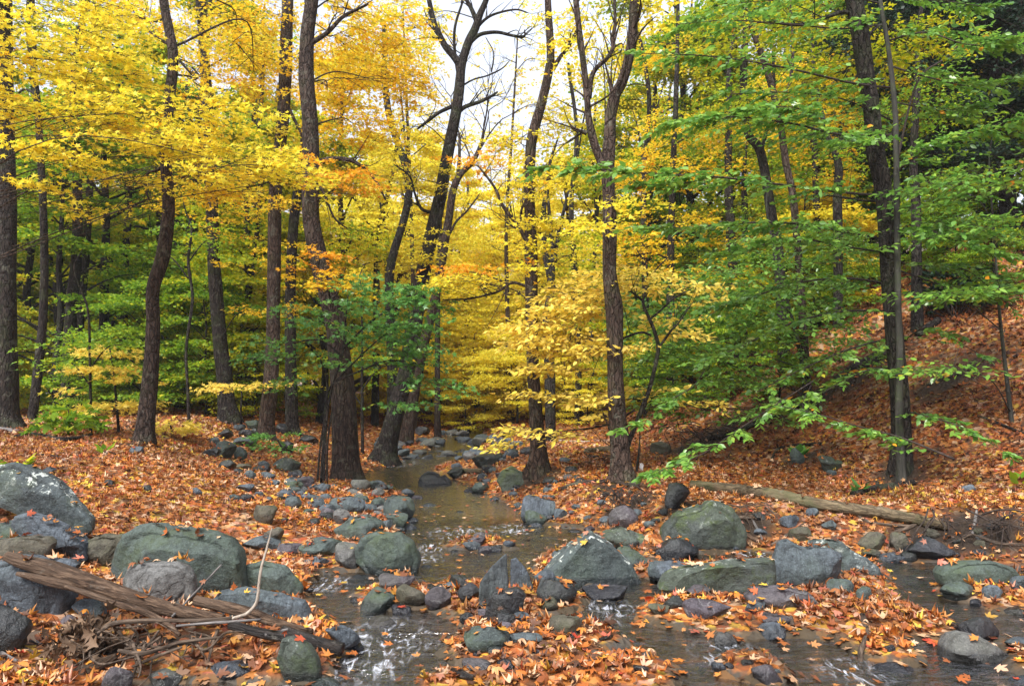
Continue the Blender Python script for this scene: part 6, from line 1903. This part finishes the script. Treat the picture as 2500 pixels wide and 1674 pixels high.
# bare dark trunks of the wood on the left
for px, y0, wd, Y, lb in [(82, 1048, 22, 16.5, "short-looking dark trunk right of the left edge trunk"), (166, 1040, 30, 20, "thick dark trunk in the left wood, second from the left edge trunk"),
                          (198, 1030, 22, 22, "dark trunk just right of the thick one in the left wood"), (135, 1020, 14, 27, "thin dark trunk in the left wood, left of the thick one"),
                          (104, 1020, 15, 28, "thin dark trunk in the left wood, nearest the left edge trunk"), (303, 1025, 25, 25, "dark trunk behind the small yellow sapling"),
                          (402, 1020, 18, 26, "dark trunk just right of the curved trunk, far behind"), (605, 1010, 22, 24, "dark trunk behind the slim wavy one"), (455, 1015, 22, 27, "dark trunk behind the thin crooked sapling stem"),
                          (1130, 1050, 12, 40, "thin trunk at the far head of the stream"), (1410, 1050, 18, 24, "dark trunk between the two right-shore maples"), (1445, 1055, 14, 27, "thin dark trunk close left of the forked maple"),
                          (1580, 1000, 20, 22, "dark trunk behind the dark crooked sapling"), (960, 1045, 28, 21, "pale-footed trunk behind the tall leaning maple")]:
    x = (px - 1250) / F * Y
    z = hz(x, Y)
    r2 = np.random.default_rng(px)
    pts = [np.array([x, Y, z - .3])]
    for k in range(1, 6):
        pts.append(np.array([x + r2.normal(0, .12) * k * .5, Y + r2.normal(0, .1), z + k * 2.4]))
    root = thing('maple_tree', (x, Y, z), lb, 'tree')
    path = catmull(pts, 40)
    rr = np.linspace(1, .45, 40) * wd / 2 * Y / F
    Vv, FL = tube(path, rr, 12, seed=px, bark=.1, flare=.4)
    obj('trunk', Vv, FL, M_BARK_D, parent=root, smooth=True)
    top = path[-1]
    bls = [(top + r2.normal(0, .8, 3), np.array([1.6, 1.6, .8]), 700), (path[26] + r2.normal(0, .8, 3), np.array([1.6, 1.6, .6]), 400)]
    pp = []
    for c, _, _ in bls:
        b0 = path[24]
        pp.append(tube(catmull([b0, (b0 + c) / 2 + np.array([0, 0, .3]), c], 10), np.linspace(.04, .01, 10), 6, cap=False))
    Vv, FL = join(pp)
    obj('limb', Vv, FL, M_BARK_D, parent=root, smooth=True)
    lv, _ = sprays(bls, KITE, .11, r2, per=12, twigs=False, tilt=.5)
    crown_parts(root, lv, None, M_GRN if px < 700 else M_YEL)

# far hillside closing the valley, with its autumn woods as one mass
def hill_mat():
    m, nt, out = new_mat("far_hill")
    g = N(nt, "ShaderNodeNewGeometry")
    n1 = noise(nt, g.outputs["Position"], .16, 4, .7)
    n2 = noise(nt, g.outputs["Position"], .03, 3, .6)
    c = ramp(nt, n1, [(.3, (.10, .085, .08)), (.45, (.19, .13, .09)), (.6, (.24, .17, .10)), (.75, (.13, .125, .08))])
    c = mix(nt, maprange(nt, n2, .45, .6, 0, .6), c, (.19, .155, .16))  # lavender-grey blend puts distance haze into the hill colour
    d = N(nt, "ShaderNodeBsdfDiffuse"); L(nt, c, d.inputs[0]); L(nt, d.outputs[0], out.inputs[0])
    return m


hx = np.linspace(-330, 330, 220); hy = np.linspace(150, 420, 90)
HX, HY = np.meshgrid(hx, hy)
q3 = np.stack([HX, HY, HX * 0], -1)
HZ = 78 * sm((HY - 150) / 190) * (1 + .18 * fbm(q3 * .008, 61, 3)) + 2.6 * vnoise(q3 * .22, 62) + 2.0 * vnoise(q3 * .11, 63) - 1.0
o = obj('hills', np.stack([HX, HY, HZ], -1).reshape(-1, 3), [grid_faces(*HX.shape)], hill_mat(), smooth=False)
tag(o, kind='structure')
# pale road behind the left wood
rx = np.linspace(-60, -12, 30)
ry = 46 + .05 * (rx + 36)
rv = []
for a, b in zip(rx, ry):
    z = max(hz(a, b - 2.5), hz(a, b + 2.5)) + .32
    rv += [(a, b - 2.5, z), (a, b + 2.5, z + .35), (a, b + 2.6, z - .8), (a, b - 2.6, z - .8)]
rv = np.array(rv)
rf = []
for i in range(29):
    for s in range(4):
        rf.append([i * 4 + s, (i + 1) * 4 + s, (i + 1) * 4 + (s + 1) % 4, i * 4 + (s + 1) % 4])
m, nt, out = new_mat("pale_road")
d = N(nt, "ShaderNodeBsdfPrincipled", Roughness=.45)
g = N(nt, "ShaderNodeNewGeometry")
L(nt, ramp(nt, noise(nt, g.outputs["Position"], 1.5, 4), [(.3, (.38, .39, .42)), (.7, (.55, .56, .58))]), d.inputs["Base Color"])
L(nt, d.outputs[0], out.inputs[0])
o = obj('road', rv, [np.array(rf)], m)
tag(o, kind='structure')
# ------------------------------------------------------------------ fallen leaves
M_LIT = leaf_mat("fallen_leaf", LITTER, .12, rough=.5, spec=.4, patch=(.85, (.13, .05, .025), .7))
M_LIT_R = leaf_mat("fallen_leaf_hill", [(0, (0.035, 0.014, 0.009)), (.25, (0.101, 0.028, 0.011)), (.5, (0.203, 0.053, 0.012)), (.75, (0.281, 0.082, 0.016)), (.9, (0.296, 0.156, 0.070)), (1, (0.390, 0.218, 0.031))], .1, rough=.6, spec=.25)


def bvh_of(geo):
    Vs, Fs, off = [], [], 0
    for Vv, FL in geo:
        for f in (FL if isinstance(FL, list) else [FL]):
            f = np.asarray(f)
            Fs += [tuple(r) for r in (f + off).tolist()]
        Vs.append(np.asarray(Vv)); off += len(Vv)
    return BVHTree.FromPolygons(np.vstack(Vs).tolist(), Fs)


ROCK_BVH = bvh_of(ROCK_GEO)
WOOD_BVH = bvh_of(WOOD_GEO)
DOWN = Vector((0, 0, -1))


def scatter(n, yr, xpad, r_, density_pow=1.0):
    """random points in the view wedge (plus a margin to the sides)"""
    y = (r_.uniform(yr[0] ** 2, yr[1] ** 2, n)) ** .5
    px = r_.uniform(-xpad, 2500 + xpad, n)
    return (px - 1250) / F * y, y


def drop_leaves(x, y, r_, size, tmpl, water_keep=.05, rock_keep=.12, wood_keep=.1, tilt=.52, tint_mu=.52, tint_sd=.27, spread=1.0, curl=.8):
    h, sd = hfull(x, y)
    # slope normal
    e = .08
    hx_ = (hfun(x + e, y) - h) / e; hy_ = (hfun(x, y + e) - h) / e
    nrm = unit(np.stack([-hx_, -hy_, np.ones_like(h)], -1))
    W = .005 * np.clip(y, -10, 80)
    z = h.copy()
    ok = np.ones(len(x), bool)
    u_ = r_.uniform(0, 1, len(x))
    inw = sd < 0.0
    edge = np.exp(-np.maximum(-sd, 0) / .06)
    ok &= ~inw | (u_ < np.maximum(water_keep, .6 * edge * (sd > -.2)))
    z = np.where(inw, np.maximum(W + .012, h), z)
    # bare patches of dark soil
    p3 = np.stack([x, y, 0 * x], -1)
    bare = fbm(p3 * 1.3, 41, 4)
    ok &= (bare < .34) | (u_ < .35)
    ok &= r_.uniform(0, 1, len(x)) > .82 * soil_shade_at(x, y)
    for i in range(len(x)):
        if not ok[i] or y[i] > 22:
            continue
        o_ = Vector((x[i], y[i], z[i] + 3.0))
        hit = ROCK_BVH.ray_cast(o_, DOWN, 3.05)
        if hit[0] is not None:
            if hit[1].z > .72 and u_[i] < rock_keep:
                z[i] = hit[0].z; nrm[i] = hit[1]
            else:
                ok[i] = False
            continue
        if y[i] < 16:
            hit = WOOD_BVH.ray_cast(o_, DOWN, 3.05)
            if hit[0] is not None:
                if hit[1].z > .5 and u_[i] < wood_keep:
                    z[i] = hit[0].z; nrm[i] = hit[1]
                elif u_[i] > .6:
                    ok[i] = False
    x, y, z, nrm, inw = x[ok], y[ok], z[ok], nrm[ok], inw[ok]
    n = len(x)
    pile = np.where(inw, .003, r_.uniform(.004, .028, n) * spread)
    pos = np.stack([x, y, z + pile], -1)
    a = r_.uniform(0, 2 * np.pi, n)
    ax = np.stack([np.cos(a), np.sin(a), np.zeros(n)], -1)
    tl = np.where(inw, .06, tilt)[:, None]
    nm = nrm + tl * r_.normal(0, 1, (n, 3))
    nm[:, 2] = np.abs(nm[:, 2]) + .05
    # leaf face may be its pale underside; tint runs over the whole litter palette
    tint = np.clip(r_.uniform(0, 1, n) ** (1.0 if tint_mu > .5 else 1.15) + .12 * vnoise(np.stack([x, y, 0 * x], -1) * .8, 5), 0, 1)
    sz = size * r_.uniform(.42, 1.3, n)
    pos = pos - unit(ax) * (sz * .45)[:, None]
    cu = curl * np.where(inw, .15, 1) * r_.normal(.15, .8, n)
    pos[:, 2] += np.maximum(-cu, 0) * sz * .35 + np.where(inw, 0, tl[:, 0] * sz * .12)
    return leaves(tmpl, pos, ax, nm, sz, cu, tint)


r_ = np.random.default_rng(99)
parts, tints = [], []
hillparts, hilltints = [], []


def add(x, y, *a, **k):
    ff = x - np.interp(y, XF_Y, XF_X)
    hl = ff > r_.normal(.2, .5, len(x))
    for m_, P1, T1, mu in ((~hl, parts, tints, .52), (hl, hillparts, hilltints, .45)):
        if m_.sum():
            lv = drop_leaves(x[m_], y[m_], r_, *a, tint_mu=mu, **k)
            P1.append((lv[0], lv[1])); T1.append(lv[2])


x, y = scatter(30000, (2.6, 6.8), 900, r_); add(x, y, .069, MAPLE_HI, water_keep=.025, rock_keep=.2)
x, y = scatter(50000, (6.8, 11), 600, r_); add(x, y, .064, MAPLE_MID, water_keep=.03, rock_keep=.2)
x, y = scatter(60000, (11, 18), 200, r_); add(x, y, .076, MAPLE_LO, water_keep=.015, rock_keep=.08, tilt=.5)
x, y = scatter(60000, (18, 34), 150, r_); add(x, y, .105, KITE, water_keep=.01, tilt=.5)
o = obj('fallen_leaves', *join(parts), M_LIT, tint=np.concatenate(tints)); tag(o, "drift of orange, red and yellow maple leaves covering the banks and stream bars", 'fallen leaves', kind='stuff')
o = obj('fallen_leaves', *join(hillparts), M_LIT_R, tint=np.concatenate(hilltints)); tag(o, "rust-brown leaf litter covering the steep right hillside", 'fallen leaves', kind='stuff')

# dry brown leaf clump caught in the debris pile
M_DRY = leaf_mat("dry_brown_leaf", [(0, (.05, .032, .02)), (.5, (.13, .08, .048)), (1, (.24, .16, .10))], .1, rough=.7)
g = G(205, 1600)
c = P(205, 1560, g[1])
n = 260
pos = c + r_.normal(0, 1, (n, 3)) * np.array([.075, .10, .06])
lv = leaves(MAPLE_MID, pos, r_.normal(0, 1, (n, 3)) + np.array([0, 0, -.6]), r_.normal(0, 1, (n, 3)), .085 * r_.uniform(.6, 1.2, n), 1.2 * r_.normal(0, .8, n), np.clip(r_.normal(.5, .25, n), 0, 1))
o = obj('dead_leaf_clump', lv[0], lv[1], M_DRY, origin=g, tint=lv[2]); tag(o, "clump of shrivelled dark brown leaves caught under the driftwood", 'leaf clump')
# scrap of white paper by the sapling foot
g = G(1566, 1150)
pv = []
for j in range(6):
    for i in range(5):
        pv.append([g[0] + (i - 2) * .014 + .006 * math.sin(j * 2.1), g[1] + .02 * math.sin(i * 1.7 + j), g[2] + .01 + j * .022 + .006 * math.cos(i * 2.3)])
m, nt, out = new_mat("white_scrap")
d = N(nt, "ShaderNodeBsdfDiffuse"); d.inputs[0].default_value = (.75, .75, .76, 1)
L(nt, d.outputs[0], out.inputs[0])
o = obj('paper_scrap', np.array(pv), [grid_faces(6, 5)], m, origin=g)
tag(o, "tiny white scrap caught at the foot of the dark crooked sapling", 'litter')
EXPOSURE = 1.5
# ------------------------------------------------------------------ the damp air of the valley
m, nt, out = new_mat("haze")
vp = N(nt, "ShaderNodeVolumePrincipled")
vp.inputs["Color"].default_value = (.86, .88, .95, 1)
vp.inputs["Density"].default_value = .0006
L(nt, vp.outputs[0], out.inputs["Volume"])
bx = np.array([[x, y, z] for z in (-3.0, 130.0) for y in (-25.0, 440.0) for x in (-400.0, 400.0)])
bf = np.array([[0, 2, 3, 1], [4, 5, 7, 6], [0, 1, 5, 4], [2, 6, 7, 3], [0, 4, 6, 2], [1, 3, 7, 5]])
haze = obj("haze", bx, [bf], m)
tag(haze, kind="stuff")
# ------------------------------------------------------------------ light and sky
SUN_EL, SUN_AZ = R(52), R(-152)        # azimuth measured from +Y towards +X
w = bpy.data.worlds.new("World")
scene.world = w
w.use_nodes = True
nt = w.node_tree
for n in list(nt.nodes):
    nt.nodes.remove(n)
wo = nt.nodes.new("ShaderNodeOutputWorld")
bg = nt.nodes.new("ShaderNodeBackground")
sky = nt.nodes.new("ShaderNodeTexSky")
sky.sky_type = 'NISHITA'
sky.sun_disc = False
sky.sun_elevation = SUN_EL
sky.sun_rotation = SUN_AZ
sky.air_density = 1.0
sky.dust_density = 4.0
sky.ozone_density = 1.0
hs = nt.nodes.new("ShaderNodeHueSaturation")
hs.inputs["Saturation"].default_value = .85     # overcast: a greyed sky
nt.links.new(sky.outputs[0], hs.inputs["Color"])
cl = nt.nodes.new("ShaderNodeMix")
cl.data_type = 'RGBA'
cl.inputs[0].default_value = .6                 # thin even cloud over the sky
cl.inputs[7].default_value = (3.7, 3.8, 4.1, 1)
nt.links.new(hs.outputs[0], cl.inputs[6])
nt.links.new(cl.outputs[2], bg.inputs[0])
bg.inputs[1].default_value = .13
nt.links.new(bg.outputs[0], wo.inputs[0])
sd_ = bpy.data.lights.new("sun", 'SUN')
sd_.energy = 2.3
sd_.angle = R(22)
sd_.color = (1, .97, .93)
so = bpy.data.objects.new("sun", sd_)
dv = Vector((math.sin(SUN_AZ) * math.cos(SUN_EL), math.cos(SUN_AZ) * math.cos(SUN_EL), math.sin(SUN_EL)))
so.rotation_euler = (-dv).to_track_quat('-Z', 'Y').to_euler()
so.location = (0, 0, 30)
COL.objects.link(so)
vs = scene.view_settings
vs.view_transform = 'Standard'
vs.look = 'None'
vs.exposure = EXPOSURE
vs.gamma = 1
scene.cycles.max_bounces = 14
scene.cycles.transparent_max_bounces = 12
scene.cycles.transmission_bounces = 8
scene.cycles.diffuse_bounces = 8
scene.cycles.glossy_bounces = 3
scene.cycles.caustics_reflective = False
scene.cycles.caustics_refractive = False
